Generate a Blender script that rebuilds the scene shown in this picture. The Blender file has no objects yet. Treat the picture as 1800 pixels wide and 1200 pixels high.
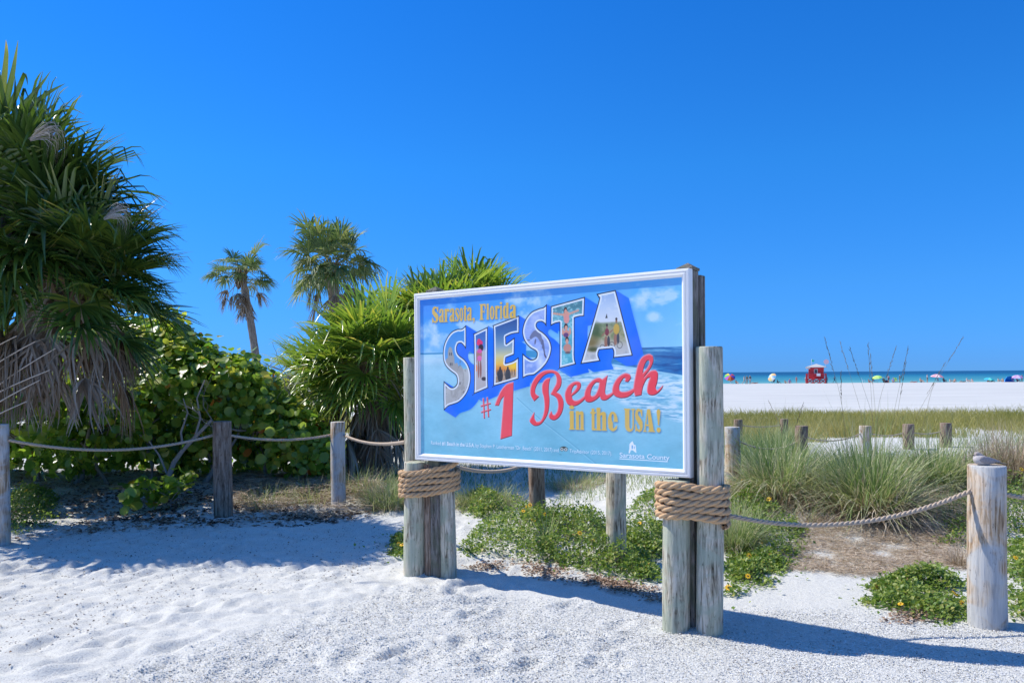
import bpy, bmesh, math, random
import numpy as np
from mathutils import Vector, Matrix, Quaternion

random.seed(7); RS = np.random.RandomState(7)
PI = math.pi
sc = bpy.context.scene
C = sc.collection
# ------------------------------------------------------------------ camera, sky, sun, exposure
EYE = 1.6; FPX = 1400.0; HZ = 656.5; ROLL = 0.0067
cd = bpy.data.cameras.new('camera'); cam = bpy.data.objects.new('camera', cd); C.objects.link(cam)
cam.location = (0, 0, EYE); cam.rotation_euler = (PI/2, ROLL, 0)
cd.sensor_width = 36; cd.lens = 36*FPX/1800; cd.shift_y = (HZ-600)/1800
cd.clip_start = 0.05; cd.clip_end = 30000
sc.camera = cam
SUN_D = Vector((0.955, -0.295, 0)).normalized()         # the way light travels over the ground
SUN_EL = math.radians(49.5)
SKY_STR = 0.12
w = bpy.data.worlds.new("World"); sc.world = w; w.use_nodes = True
nt = w.node_tree; bg = nt.nodes['Background']
sky = nt.nodes.new('ShaderNodeTexSky'); sky.sky_type = 'NISHITA'; sky.sun_disc = False
sky.sun_elevation = SUN_EL
sky.sun_rotation = math.atan2(-SUN_D.x, -SUN_D.y)
sky.air_density = 1.0; sky.dust_density = 0.0; sky.ozone_density = 3.0; sky.altitude = 0
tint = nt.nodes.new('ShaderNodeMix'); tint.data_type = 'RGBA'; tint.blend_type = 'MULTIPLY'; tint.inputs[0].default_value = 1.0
# deep polarised blue by height above horizon; unseen zenith brightened to lift shade
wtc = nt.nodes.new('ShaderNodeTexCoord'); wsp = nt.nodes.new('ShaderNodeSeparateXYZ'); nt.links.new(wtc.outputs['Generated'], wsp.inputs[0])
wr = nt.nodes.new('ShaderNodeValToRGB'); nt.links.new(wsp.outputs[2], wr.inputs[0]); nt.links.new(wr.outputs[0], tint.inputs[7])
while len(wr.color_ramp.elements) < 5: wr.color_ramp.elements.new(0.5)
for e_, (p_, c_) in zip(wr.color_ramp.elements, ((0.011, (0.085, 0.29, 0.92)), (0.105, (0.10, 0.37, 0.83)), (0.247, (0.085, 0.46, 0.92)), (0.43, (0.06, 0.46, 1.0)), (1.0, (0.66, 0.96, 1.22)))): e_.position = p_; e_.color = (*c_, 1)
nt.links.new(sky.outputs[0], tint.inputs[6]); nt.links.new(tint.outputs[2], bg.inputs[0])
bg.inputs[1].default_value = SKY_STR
sl = bpy.data.lights.new('sun', 'SUN'); so = bpy.data.objects.new('sun', sl); C.objects.link(so)
sl.energy = 3.5; sl.angle = math.radians(0.53); sl.color = (1.0, 0.95, 0.86)
ld = Vector((SUN_D.x*math.cos(SUN_EL), SUN_D.y*math.cos(SUN_EL), -math.sin(SUN_EL)))
so.rotation_euler = ld.to_track_quat('-Z', 'Y').to_euler(); so.location = (-8, 4, 12)
sc.view_settings.view_transform = 'Standard'; sc.view_settings.look = 'None'
sc.view_settings.exposure = 0.64; sc.view_settings.gamma = 1.0; sc.view_settings.use_curve_mapping = False
sc.render.engine = 'CYCLES'
sc.cycles.max_bounces = 8; sc.cycles.transparent_max_bounces = 8

# ------------------------------------------------------------------ projection helpers (photo pixel <-> place)
def P(px, py, d):
    u = (px-900)/FPX; v = (HZ-py)/FPX; c, s = math.cos(ROLL), math.sin(ROLL)
    return Vector((d*(u*c+v*s), d, EYE+d*(-u*s+v*c)))
def G(px, py, z=0.0):
    u = (px-900)/FPX; v = (HZ-py)/FPX; c, s = math.cos(ROLL), math.sin(ROLL)
    d = (z-EYE)/(-u*s+v*c)
    return Vector((d*(u*c+v*s), d, z))

# ------------------------------------------------------------------ noise and ground height
_T = np.random.RandomState(3).rand(256, 256)
def vnoise(x, y):
    x = np.asarray(x, float); y = np.asarray(y, float)
    xi = np.floor(x).astype(int); yi = np.floor(y).astype(int); fx = x-xi; fy = y-yi
    fx = fx*fx*(3-2*fx); fy = fy*fy*(3-2*fy)
    a = _T[xi & 255, yi & 255]; b = _T[(xi+1) & 255, yi & 255]; c = _T[xi & 255, (yi+1) & 255]; d = _T[(xi+1) & 255, (yi+1) & 255]
    return (a*(1-fx)+b*fx)*(1-fy)+(c*(1-fx)+d*fx)*fy - 0.5
def sst(a, b, x):
    t = np.clip((x-a)/(b-a), 0, 1); return t*t*(3-2*t)
def gz(x, y):
    x = np.asarray(x, float); y = np.asarray(y, float)
    near = 1-sst(16, 40, y)
    left = sst(0.9, -0.6, x - 0.25*(y-5))                  # soft trodden sand on the left, crushed shell to the right
    h = 0.05*vnoise(x*0.5+9, y*0.5)*near
    h += left*near*(0.024*vnoise(x*2.1+3, y*3.0+7)+0.024*np.abs(vnoise(x*4.2, y*6.1+2))*2+0.022*np.abs(vnoise(x*8, y*11))*2+0.010*vnoise(x*17, y*21))
    h += (1-left)*near*(0.010*vnoise(x*3.5, y*4.5)+0.006*vnoise(x*11, y*11+5))
    h += 0.16*sst(8.6, 10.6, y)*sst(-0.2, -1.8, x)*near*(1+0.9*vnoise(x*1.3, y*1.3))   # low dune under the shrubs
    h += 0.26*sst(6.9, 9.6, y)*sst(0.6, 2.2, x)*(1-sst(22, 32, y))
    h += 0.05*vnoise(x*0.9+4, y*0.8)*sst(8, 12, y)*near
    if x.size > 5000:                                        # footprints pressed into the soft sand
        for fx, fy, fa, fd in _FP:
            m = (np.abs(x-fx) < 0.3) & (np.abs(y-fy) < 0.3)
            if m.any():
                dx, dy = x[m]-fx, y[m]-fy; u_ = (dx*math.cos(fa)+dy*math.sin(fa))/0.13; v_ = (-dx*math.sin(fa)+dy*math.cos(fa))/0.055; q_ = u_*u_+v_*v_
                h[m] += fd*(-np.exp(-q_*1.1)+0.55*np.exp(-(np.sqrt(q_)-1.55)**2*5))
    for cx, cy, r in ((1.13, 4.92, 0.24), (-0.66, 6.2, 0.26)):
        h += 0.035*np.exp(-((x-cx)**2+(y-cy)**2)/(2*(r*0.55)**2))
    h += 0.06*vnoise(x*0.12, y*0.05)*sst(30, 60, y)
    h -= 0.85*sst(40, 165, y) + 2.5*sst(168, 240, y)
    return h
_fr = random.Random(5)
_FP = [(_fr.uniform(-4.5, 0.9), _fr.uniform(4.2, 8.4), _fr.gauss(0.9, 0.6), _fr.uniform(0.010, 0.026)) for _ in range(230)]
def gzf(x, y): return float(gz(x, y))

# ------------------------------------------------------------------ object bookkeeping
def tag(o, label=None, cat=None, group=None, kind=None):
    if label: o['label'] = label
    if cat: o['category'] = cat
    if group: o['group'] = group
    if kind: o['kind'] = kind
    return o
def empty(name, loc, label, cat, rz=0, group=None):
    o = bpy.data.objects.new(name, None); C.objects.link(o); o.location = loc; o.rotation_euler = (0, 0, rz)
    o.empty_display_size = 0.1
    return tag(o, label, cat, group)
def link(name, me, parent=None, m=None):
    o = bpy.data.objects.new(name, me); C.objects.link(o)
    if m is not None and not me.materials: me.materials.append(m)
    if parent: o.parent = parent
    return o
def mesh_np(name, V, F, mats=None, mi=None, rnd=None, smooth=False, uv=None):
    """V (n,3); F list of arrays (k,m)"""
    me = bpy.data.meshes.new(name)
    if not isinstance(F, (list, tuple)): F = [F]
    F = [np.asarray(f, np.int32) for f in F if len(f)]
    V = np.asarray(V, np.float32)
    me.vertices.add(len(V)); me.vertices.foreach_set('co', V.ravel())
    nl = sum(f.size for f in F); npoly = sum(len(f) for f in F)
    me.loops.add(nl); me.loops.foreach_set('vertex_index', np.concatenate([f.ravel() for f in F]))
    me.polygons.add(npoly)
    sizes = np.concatenate([np.full(len(f), f.shape[1], np.int32) for f in F])
    st = np.concatenate([[0], np.cumsum(sizes)[:-1]]).astype(np.int32)
    me.polygons.foreach_set('loop_start', st)
    if smooth: me.polygons.foreach_set('use_smooth', np.ones(npoly, bool))
    if mats:
        for m in (mats if isinstance(mats, (list, tuple)) else [mats]): me.materials.append(m)
    if mi is not None: me.polygons.foreach_set('material_index', np.asarray(mi, np.int32))
    if rnd is not None:
        a = me.attributes.new('rnd', 'FLOAT', 'POINT'); a.data.foreach_set('value', np.asarray(rnd, np.float32))
    me.update(calc_edges=True)
    return me
class MB:
    """collects primitive shapes into one mesh"""
    def __init__(s): s.bm = bmesh.new(); s.mi = 0
    def _set(s, faces):
        for f in faces: f.material_index = s.mi
    def box(s, c, size, M=None, bev=0.0):
        r = bmesh.ops.create_cube(s.bm, size=1.0); vs = r['verts']
        bmesh.ops.scale(s.bm, vec=size, verts=vs)
        fs = list({f for v in vs for f in v.link_faces}); s._set(fs)
        if bev:
            es = list({e for v in vs for e in v.link_edges})
            b = bmesh.ops.bevel(s.bm, geom=es, offset=bev, segments=2, affect='EDGES', profile=0.6)
            vs = list({v for f in b['faces'] for v in f.verts} | {v for v in vs if v.is_valid})
            s._set({f for v in vs for f in v.link_faces})
        if M is not None: bmesh.ops.transform(s.bm, matrix=M, verts=vs)
        bmesh.ops.translate(s.bm, vec=c, verts=vs)
        return vs
    def rings(s, pts, rad, seg=8, cap=True, flat=1.0, smooth=True):
        pts = [Vector(p) for p in pts]; R = []
        up = Vector((0, 0, 1))
        for i, p in enumerate(pts):
            t = (pts[min(i+1, len(pts)-1)]-pts[max(i-1, 0)]).normalized()
            a = t.cross(up if abs(t.z) < 0.95 else Vector((1, 0, 0))).normalized(); b = a.cross(t)
            rr = rad[i] if hasattr(rad, '__len__') else rad
            R.append([s.bm.verts.new(p+(a*math.cos(2*PI*k/seg)+b*math.sin(2*PI*k/seg)*flat)*rr) for k in range(seg)])
        for i in range(len(R)-1):
            for k in range(seg):
                f = s.bm.faces.new((R[i][k], R[i][(k+1) % seg], R[i+1][(k+1) % seg], R[i+1][k])); f.material_index = s.mi; f.smooth = smooth
        if cap:
            f = s.bm.faces.new(R[0][::-1]); f.material_index = s.mi
            f = s.bm.faces.new(R[-1]); f.material_index = s.mi
        return R
    def poly(s, pts):
        f = s.bm.faces.new([s.bm.verts.new(p) for p in pts]); f.material_index = s.mi; return f
    def mesh(s, name, mats):
        bmesh.ops.recalc_face_normals(s.bm, faces=s.bm.faces)
        me = bpy.data.meshes.new(name); s.bm.to_mesh(me); s.bm.free()
        for m in (mats if isinstance(mats, (list, tuple)) else [mats]): me.materials.append(m)
        return me
    def build(s, name, mats, parent=None): return link(name, s.mesh(name, mats), parent)

# ------------------------------------------------------------------ materials
def newmat(name):
    m = bpy.data.materials.new(name); m.use_nodes = True; n = m.node_tree
    return m, n, n.nodes['Principled BSDF']
def nd(n, t, **k):
    x = n.nodes.new('ShaderNode'+t)
    for a, b in k.items():
        if a.startswith('i_'):
            key = a[2:]; x.inputs[int(key) if key.isdigit() else key].default_value = b
        else: setattr(x, a, b)
    return x
def ramp(n, stops, inp=None):
    r = nd(n, 'ValToRGB'); e = r.color_ramp.elements
    while len(e) < len(stops): e.new(0.5)
    for i, (p, c) in enumerate(stops): e[i].position = p; e[i].color = (*c, 1) if len(c) == 3 else c
    if inp is not None: n.links.new(inp, r.inputs[0])
    return r
def coords(n, scale=(1, 1, 1), kind='Object'):
    tc = nd(n, 'TexCoord'); mp = nd(n, 'Mapping'); mp.inputs['Scale'].default_value = scale
    n.links.new(tc.outputs[kind], mp.inputs[0]); return mp.outputs[0]
def noise(n, vec, scale, detail=4, rough=0.55, dist=0.0):
    x = nd(n, 'TexNoise'); x.inputs['Scale'].default_value = scale; x.inputs['Detail'].default_value = detail
    x.inputs['Roughness'].default_value = rough; x.inputs['Distortion'].default_value = dist
    n.links.new(vec, x.inputs['Vector']); return x.outputs[0]
def mixc(n, f, a, b, mode='MIX'):
    x = nd(n, 'Mix', data_type='RGBA', blend_type=mode)
    for sock, v in ((x.inputs[0], f), (x.inputs[6], a), (x.inputs[7], b)):
        if hasattr(v, 'default_value'): n.links.new(v, sock)
        else: sock.default_value = v if not hasattr(v, '__len__') or len(v) == 4 else (*v, 1)
    return x.outputs[2]
def bump(n, b, h, strength=0.4, dist=0.01):
    x = nd(n, 'Bump'); x.inputs['Strength'].default_value = strength; x.inputs['Distance'].default_value = dist
    n.links.new(h, x.inputs['Height']); n.links.new(x.outputs[0], b.inputs['Normal']); return x
def plain(name, col, rough=0.7, var=0.15, scale=30, bmp=0.0, spec=0.3, metal=0.0):
    m, n, b = newmat(name); v = coords(n)
    f = noise(n, v, scale)
    c = mixc(n, f, tuple(x*(1-var) for x in col), tuple(min(1, x*(1+var)) for x in col))
    n.links.new(c, b.inputs['Base Color']); b.inputs['Roughness'].default_value = rough
    b.inputs['Specular IOR Level'].default_value = spec; b.inputs['Metallic'].default_value = metal
    if bmp: bump(n, b, f, bmp, 0.004)
    return m
def leafmat(name, stops, src='rnd', rough=0.45, transl=0.35, tmul=1.6, spec=0.4, nscale=0):
    """leaf: front reflects, light comes through; colour picked per leaf"""
    m, n, b = newmat(name)
    if src == 'rnd': a = nd(n, 'Attribute', attribute_name='rnd'); f = a.outputs['Fac']
    else: a = nd(n, 'ObjectInfo'); f = a.outputs['Random']
    if src == 'both':
        a2 = nd(n, 'Attribute', attribute_name='rnd'); mm = nd(n, 'Math', operation='MULTIPLY_ADD'); n.links.new(a.outputs['Random'], mm.inputs[0]); mm.inputs[1].default_value = 0.35
        n.links.new(a2.outputs['Fac'], mm.inputs[2]); f = mm.outputs[0]
    r = ramp(n, stops, f); col = r.outputs[0]
    if nscale:
        v = coords(n); nn = noise(n, v, nscale, 2)
        col = mixc(n, nn, col, mixc(n, 1.0, col, (0.6, 0.7, 0.6), 'MULTIPLY'))
    n.links.new(col, b.inputs['Base Color']); b.inputs['Roughness'].default_value = rough
    b.inputs['Specular IOR Level'].default_value = spec
    tr = nd(n, 'BsdfTranslucent'); mx = nd(n, 'MixShader'); mx.inputs[0].default_value = transl
    tc = mixc(n, 1.0, col, (tmul, tmul*1.05, tmul*0.7), 'MULTIPLY'); n.links.new(tc, tr.inputs[0])
    out = n.nodes['Material Output']
    n.links.new(b.outputs[0], mx.inputs[1]); n.links.new(tr.outputs[0], mx.inputs[2]); n.links.new(mx.outputs[0], out.inputs[0])
    return m
def woodmat(name, light, mid, dark, green=None, gf=0.35):
    m, n, b = newmat(name)
    v = coords(n, (1, 1, 0.09)); v2 = coords(n); oi = nd(n, 'ObjectInfo')
    add = nd(n, 'VectorMath', operation='ADD'); cmb = nd(n, 'CombineXYZ')
    ml = nd(n, 'Math', operation='MULTIPLY'); n.links.new(oi.outputs['Random'], ml.inputs[0]); ml.inputs[1].default_value = 40
    n.links.new(ml.outputs[0], cmb.inputs[0]); n.links.new(ml.outputs[0], cmb.inputs[2]); n.links.new(v, add.inputs[0]); n.links.new(cmb.outputs[0], add.inputs[1])
    add2 = nd(n, 'VectorMath', operation='ADD'); n.links.new(v2, add2.inputs[0]); n.links.new(cmb.outputs[0], add2.inputs[1])
    g = noise(n, add.outputs[0], 55, 6, 0.65, 0.6); big = noise(n, add2.outputs[0], 9, 4, 0.6, 1.2)
    r = ramp(n, [(0.36, dark), (0.47, mid), (0.57, light)], g)
    c = mixc(n, ramp(n, [(0.38, (0, 0, 0)), (0.62, (1, 1, 1))], big).outputs[0], r.outputs[0], mixc(n, 1.0, r.outputs[0], tuple(0.62+0.38*x/max(mid) for x in mid), 'MULTIPLY'))
    if green:
        gn = noise(n, add2.outputs[0], 4.0, 3, 0.6, 0.8)
        c = mixc(n, ramp(n, [(0.42, (0, 0, 0)), (0.58, (gf*2.4,)*3)], gn).outputs[0], c, mixc(n, g, tuple(x*0.7 for x in green), green))
    crk = noise(n, add.outputs[0], 38, 3, 0.5, 0.3)
    cr = ramp(n, [(0.485, (1, 1, 1)), (0.5, (0, 0, 0)), (0.515, (1, 1, 1))], crk)
    c = mixc(n, mixc(n, ramp(n, [(0.5, (0, 0, 0)), (0.6, (0.75,)*3)], big).outputs[0], (0, 0, 0), (1, 1, 1)), c, mixc(n, 1.0, c, cr.outputs[0], 'MULTIPLY'))
    n.links.new(c, b.inputs['Base Color']); b.inputs['Roughness'].default_value = 0.85; b.inputs['Specular IOR Level'].default_value = 0.15
    bump(n, b, g, 0.8, 0.008)
    return m
MT = {}
MT['post_green'] = woodmat('weathered green grey wood', (0.66, 0.61, 0.50), (0.42, 0.38, 0.30), (0.13, 0.11, 0.08), (0.46, 0.50, 0.38))
MT['post_dark'] = woodmat('dark grey weathered timber', (0.26, 0.24, 0.22), (0.16, 0.145, 0.13), (0.06, 0.05, 0.045), (0.15, 0.16, 0.11))
MT['post_tan'] = woodmat('sun bleached tan wood', (0.62, 0.53, 0.42), (0.44, 0.33, 0.22), (0.20, 0.14, 0.09), (0.58, 0.60, 0.60))
MT['post_brown'] = woodmat('brown grey wood', (0.34, 0.27, 0.21), (0.22, 0.165, 0.125), (0.10, 0.07, 0.05))
MT['frame_white'] = plain('white painted moulding', (0.84, 0.83, 0.81), 0.45, 0.04, 14, 0.1)
MT['rope'] = plain('tan manila rope', (0.56, 0.37, 0.21), 0.9, 0.3, 160, 0.6, 0.1)
MT['rope_thin'] = plain('pale brown thin rope', (0.50, 0.40, 0.30), 0.9, 0.3, 160, 0.6, 0.1)
MT['backing'] = plain('grey sign backing', (0.25, 0.25, 0.25), 0.7)

def sandmat():
    m, n, b = newmat('white quartz sand and crushed shell'); v = coords(n)
    sep = nd(n, 'SeparateXYZ'); n.links.new(v, sep.inputs[0])
    big = noise(n, v, 1.3, 4); med = noise(n, v, 14, 5, 0.65); fine = noise(n, v, 110, 4, 0.7); grit = noise(n, v, 420, 2, 0.6)
    c = mixc(n, big, (0.655, 0.645, 0.585), (0.725, 0.715, 0.655))
    c = mixc(n, ramp(n, [(0.36, (1, 1, 1)), (0.50, (0, 0, 0))], fine).outputs[0], c, (0.46, 0.445, 0.425))
    c = mixc(n, ramp(n, [(0.62, (0, 0, 0)), (0.75, (0.8,)*3)], fine).outputs[0], c, (0.82, 0.82, 0.815))
    vo = nd(n, 'TexVoronoi'); vo.inputs['Scale'].default_value = 60; n.links.new(v, vo.inputs['Vector'])
    sp = nd(n, 'Math', operation='MULTIPLY'); n.links.new(ramp(n, [(0.05, (1, 1, 1)), (0.13, (0, 0, 0))], vo.outputs['Distance']).outputs[0], sp.inputs[0])
    n.links.new(ramp(n, [(0.55, (0, 0, 0)), (0.62, (0.85,)*3)], noise(n, v, 5.3, 3)).outputs[0], sp.inputs[1])
    c = mixc(n, sp.outputs[0], c, (0.20, 0.17, 0.14))
    fr = nd(n, 'MapRange'); fr.inputs['From Min'].default_value = 14; fr.inputs['From Max'].default_value = 45; n.links.new(sep.outputs[1], fr.inputs[0])
    c = mixc(n, fr.outputs[0], c, mixc(n, ramp(n, [(0.35, (0, 0, 0)), (0.65, (1, 1, 1))], noise(n, coords(n, (0.04, 0.4, 1)), 3, 6)).outputs[0], (0.48, 0.48, 0.455), (0.60, 0.595, 0.56)))   # wind packed open beach
    n.links.new(c, b.inputs['Base Color']); b.inputs['Roughness'].default_value = 0.95; b.inputs['Specular IOR Level'].default_value = 0.1
    s1 = nd(n, 'Math', operation='MULTIPLY_ADD'); n.links.new(fine, s1.inputs[0]); s1.inputs[1].default_value = 0.5; n.links.new(med, s1.inputs[2])
    s2 = nd(n, 'Math', operation='MULTIPLY_ADD'); n.links.new(grit, s2.inputs[0]); s2.inputs[1].default_value = 0.15; n.links.new(s1.outputs[0], s2.inputs[2])
    bump(n, b, s2.outputs[0], 0.75, 0.02)
    return m
def watermat():
    m, n, b = newmat('gulf water'); tc = nd(n, 'TexCoord'); sep = nd(n, 'SeparateXYZ'); n.links.new(tc.outputs['Object'], sep.inputs[0])
    mp = nd(n, 'MapRange'); mp.inputs['From Min'].default_value = 170; mp.inputs['From Max'].default_value = 900; n.links.new(sep.outputs[1], mp.inputs[0])
    v = coords(n, (0.008, 0.05, 1)); nn = noise(n, v, 1.5, 5, 0.6)
    ad = nd(n, 'Math', operation='MULTIPLY_ADD'); n.links.new(nn, ad.inputs[0]); ad.inputs[1].default_value = 0.22; n.links.new(mp.outputs[0], ad.inputs[2])
    r = ramp(n, [(0.10, (0.14, 0.38, 0.38)), (0.22, (0.05, 0.25, 0.31)), (0.5, (0.012, 0.16, 0.27)), (0.95, (0.006, 0.085, 0.19))], ad.outputs[0])
    n.links.new(r.outputs[0], b.inputs['Base Color']); b.inputs['Roughness'].default_value = 0.55; b.inputs['Specular IOR Level'].default_value = 0.25
    v2 = coords(n, (0.25, 1, 1)); w2 = noise(n, v2, 0.9, 5, 0.6); bump(n, b, w2, 0.6, 0.5)
    return m
MT['sand'] = sandmat(); MT['water'] = watermat()

# ------------------------------------------------------------------ setting
def ground():
    def axis(fine0, fine1, step, lo, hi, g=1.13):
        a = list(np.arange(fine0, fine1, step)); s = step; x = a[-1]
        while x < hi: s *= g; x += s; a.append(x)
        s = step; x = a[0]; pre = []
        while x > lo: s *= g; x -= s; pre.append(x)
        return np.array(pre[::-1]+a)
    xs = axis(-5.2, 4.2, 0.03, -1500, 1500); ys = axis(3.6, 10.5, 0.03, -80, 240, 1.05)
    ys = np.concatenate([ys[ys < 239], [240, 2500, 12000]])
    X, Y = np.meshgrid(xs, ys, indexing='ij'); Z = gz(X, Y)
    V = np.stack([X, Y, Z], -1).reshape(-1, 3); nx, ny = X.shape
    i = np.arange(nx-1)[:, None]*ny+np.arange(ny-1)[None]; i = i.ravel()
    F = np.stack([i, i+ny, i+ny+1, i+1], -1)
    tag(link('sand_ground', mesh_np('sand_ground', V, F, MT['sand'], smooth=True)), 'white quartz sand with footprints and crushed shell', kind='structure')
    bm = MB(); bm.poly([(-12000, 150, -1.0), (12000, 150, -1.0), (12000, 14000, -1.0), (-12000, 14000, -1.0)])
    tag(bm.build('sea_water', MT['water']), 'turquoise gulf water reaching the horizon', kind='structure')
ground()

# ------------------------------------------------------------------ the printed panel of the sign (drawn as pixels in this script)
def make_sign_art(TW=1440, TH=808):
    SS = 2
    src = [(741.3, 528.4), (1199.6, 488.0), (1199.8, 826.0), (741.3, 798.8)]
    dst = [(0, 0), (TW, 0), (TW, TH), (0, TH)]
    A = []; B = []
    for (x, y), (u, v) in zip(src, dst):
        A.append([x, y, 1, 0, 0, 0, -u*x, -u*y]); B.append(u); A.append([0, 0, 0, x, y, 1, -v*x, -v*y]); B.append(v)
    H = np.append(np.linalg.solve(np.array(A, float), np.array(B, float)), 1).reshape(3, 3)
    def W(p):
        p = np.asarray(p, float); q = np.c_[p, np.ones(len(p))] @ H.T
        return q[:, :2]/q[:, 2:]
    img = np.zeros((TH, TW, 3), np.float32)
    YY, XX = np.mgrid[0:TH, 0:TW].astype(np.float32)
    def fill(polys):
        """non-zero fill of polygons in texture pixels -> (mask, box)"""
        allp = np.concatenate(polys); x0 = max(int(allp[:, 0].min())-2, 0); x1 = min(int(allp[:, 0].max())+3, TW)
        y0 = max(int(allp[:, 1].min())-2, 0); y1 = min(int(allp[:, 1].max())+3, TH)
        if x1 <= x0 or y1 <= y0: return None
        w_, h_ = (x1-x0)*SS, (y1-y0)*SS; acc = np.zeros((h_, w_+1), np.int32)
        for p in polys:
            q = (p-[x0, y0])*SS; r = np.roll(q, -1, 0)
            for (ax, ay), (bx, by) in zip(q, r):
                if ay == by: continue
                d = 1 if by > ay else -1
                if d < 0: ax, ay, bx, by = bx, by, ax, ay
                ya = max(int(math.ceil(ay-0.5)), 0); yb = min(int(math.ceil(by-0.5)), h_)
                if yb <= ya: continue
                ys = np.arange(ya, yb); xs = ax+(ys+0.5-ay)*(bx-ax)/(by-ay)
                np.add.at(acc, (ys, np.clip(np.ceil(xs-0.5).astype(int), 0, w_)), d)
        m = (np.cumsum(acc, 1)[:, :w_] != 0).astype(np.float32).reshape(y1-y0, SS, x1-x0, SS).mean((1, 3))
        return m, (x0, y0, x1, y1)
    def full(mb):
        o = np.zeros((TH, TW), np.float32)
        if mb is not None: m, (a, b, c, d) = mb; o[b:d, a:c] = m
        return o
    def comp(mask, col, alpha=1.0):
        nonlocal img
        col = np.asarray(col, np.float32)
        if mask.ndim == 2: k = (mask*alpha)[..., None]; img = img*(1-k)+col*k
    def orient(p):
        x, y = p[:, 0], p[:, 1]; a = (x*np.roll(y, -1)-y*np.roll(x, -1)).sum()
        return p if a > 0 else p[::-1]
    def smooth(pts, corner=58, n=4):
        p = np.asarray(pts, float); N = len(p); out = []
        def ang(i):
            a = p[i]-p[i-1]; b = p[(i+1) % N]-p[i]
            return abs(math.degrees(math.atan2(a[0]*b[1]-a[1]*b[0], a@b)))
        cor = [ang(i) > corner for i in range(N)]
        for i in range(N):
            p1, p2 = p[i], p[(i+1) % N]; p0 = p[i-1] if not cor[i] else p1; p3 = p[(i+2) % N] if not cor[(i+1) % N] else p2
            for k in range(n):
                t = k/n
                out.append(0.5*((2*p1)+(p2-p0)*t+(2*p0-5*p1+4*p2-p3)*t*t+(3*p1-p0-3*p2+p3)*t**3))
        return np.array(out)
    def pp(pts, sm=True): return orient(W(smooth(pts) if sm else np.asarray(pts, float)))
    def box(a, ax, r):
        for _ in range(3):
            c = np.cumsum(np.concatenate([np.repeat(np.take(a, [0], ax), r+1, ax), a, np.repeat(np.take(a, [-1], ax), r, ax)], ax), ax)
            n = a.shape[ax]; i = np.arange(n)
            a = (np.take(c, i+2*r+1, ax)-np.take(c, i, ax))/(2*r+1)
        return a
    def blur(m, r): return box(box(m, 0, r), 1, r)
    def erode(m, r):
        o = m.copy()
        for k in range(28):
            dx = int(round(r*math.cos(2*PI*k/28))); dy = int(round(r*math.sin(2*PI*k/28)))
            o = np.minimum(o, np.roll(np.roll(m, dx, 1), dy, 0))
        return o
    def dilate(m, r): return 1-erode(1-m, r)
    def fb(scale, sx=1, sy=1, oct=4, seed=0):
        o = 0; a = 1
        for k in range(oct):
            o = o+a*vnoise(XX*sx/scale*2**k+seed*17+k*5, YY*sy/scale*2**k+seed*31+k*9); a *= 0.55
        return o
    S = lambda r, g, b: np.array([r, g, b], np.float32)/255
    # ---- background: sky, gulf, surf and clear shallow water
    hy = lambda px: 0
    hor = W([(742, 622), (1199, 610)]); hY = hor[0, 1]+(hor[1, 1]-hor[0, 1])*XX/TW
    t = np.clip(YY/hY, 0, 1)[..., None]; xr = (XX/TW)[..., None]
    top = S(40, 135, 232)*(1-xr)+S(92, 182, 240)*xr; bot = S(120, 190, 240)*(1-xr)+S(140, 205, 245)*xr
    img = top*(1-t)+bot*t
    cl = fb(150, 1, 1.9, 5, 1); cm = np.clip((cl-0.10)*3.2, 0, 1)*np.clip(1.25-np.abs(YY/TH-0.13)*3.4, 0, 1)
    comp(cm, S(205, 228, 246), 0.75)
    for cx, cy, rr in ((0.035, 0.20, 0.055), (0.08, 0.28, 0.06), (0.13, 0.10, 0.05), (0.43, 0.06, 0.05), (0.50, 0.07, 0.05), (0.87, 0.12, 0.04), (0.91, 0.20, 0.03), (0.90, 0.07, 0.035)):
        d = np.hypot((XX/TW-cx), (YY/TH-cy)*0.85)/rr
        comp(np.clip(1.1-d+0.9*fb(50, 1, 1.3, 4, 3), 0, 1), S(222, 236, 248), 0.7)
    sea = (YY > hY).astype(np.float32); dpt = np.clip((YY-hY)/(TH-hY), 0, 1)[..., None]
    shal = S(168, 212, 228)*(1-dpt)+S(112, 184, 204)*dpt
    shal = shal+0.05*fb(120, 1, 2.2, 4, 5)[..., None]+0.02*fb(12, 1, 3, 2, 8)[..., None]+0.035*(1-2*np.abs(fb(230, 1, 1, 3, 11)))[..., None]*S(150, 220, 255)
    img = img*(1-sea[..., None])+shal*sea[..., None]
    # open water band
    shoreY = hY+np.interp(XX/TW, [0, 0.25, 0.55, 0.78, 1.0], [8, 10, 40, 70, 120])
    band = sea*(YY < shoreY); comp(band, S(62, 150, 195)); xr2 = np.clip((XX/TW-0.7)*4, 0, 1)
    comp(band*xr2, S(38, 112, 172), 0.9)
    wv = fb(26, 0.35, 3.0, 4, 7); comp(band*np.clip(wv*2.5, 0, 1)*xr2, S(20, 78, 140), 0.8); comp(band*np.clip(-wv*2.2-0.3, 0, 1), S(130, 195, 225), 0.8)
    lowY = hY+np.interp(XX/TW, [0, 0.2, 0.5, 0.75, 1.0], [60, 40, 110, 230, 330])
    surf = np.clip((YY-shoreY)/14, 0, 1)*np.clip((lowY-YY)/20, 0, 1)*sea*np.clip((XX/TW-0.3)*4, 0.15, 1)
    f1 = fb(15, 0.45, 2.4, 4, 9); f2 = fb(60, 0.5, 2.0, 3, 12)
    comp(surf*np.clip(0.45+1.6*f1+1.2*f2, 0, 1), S(224, 236, 244), 0.85); comp(surf*np.clip(f1*-3-0.3, 0, 1), S(92, 160, 198), 0.6)
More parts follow.
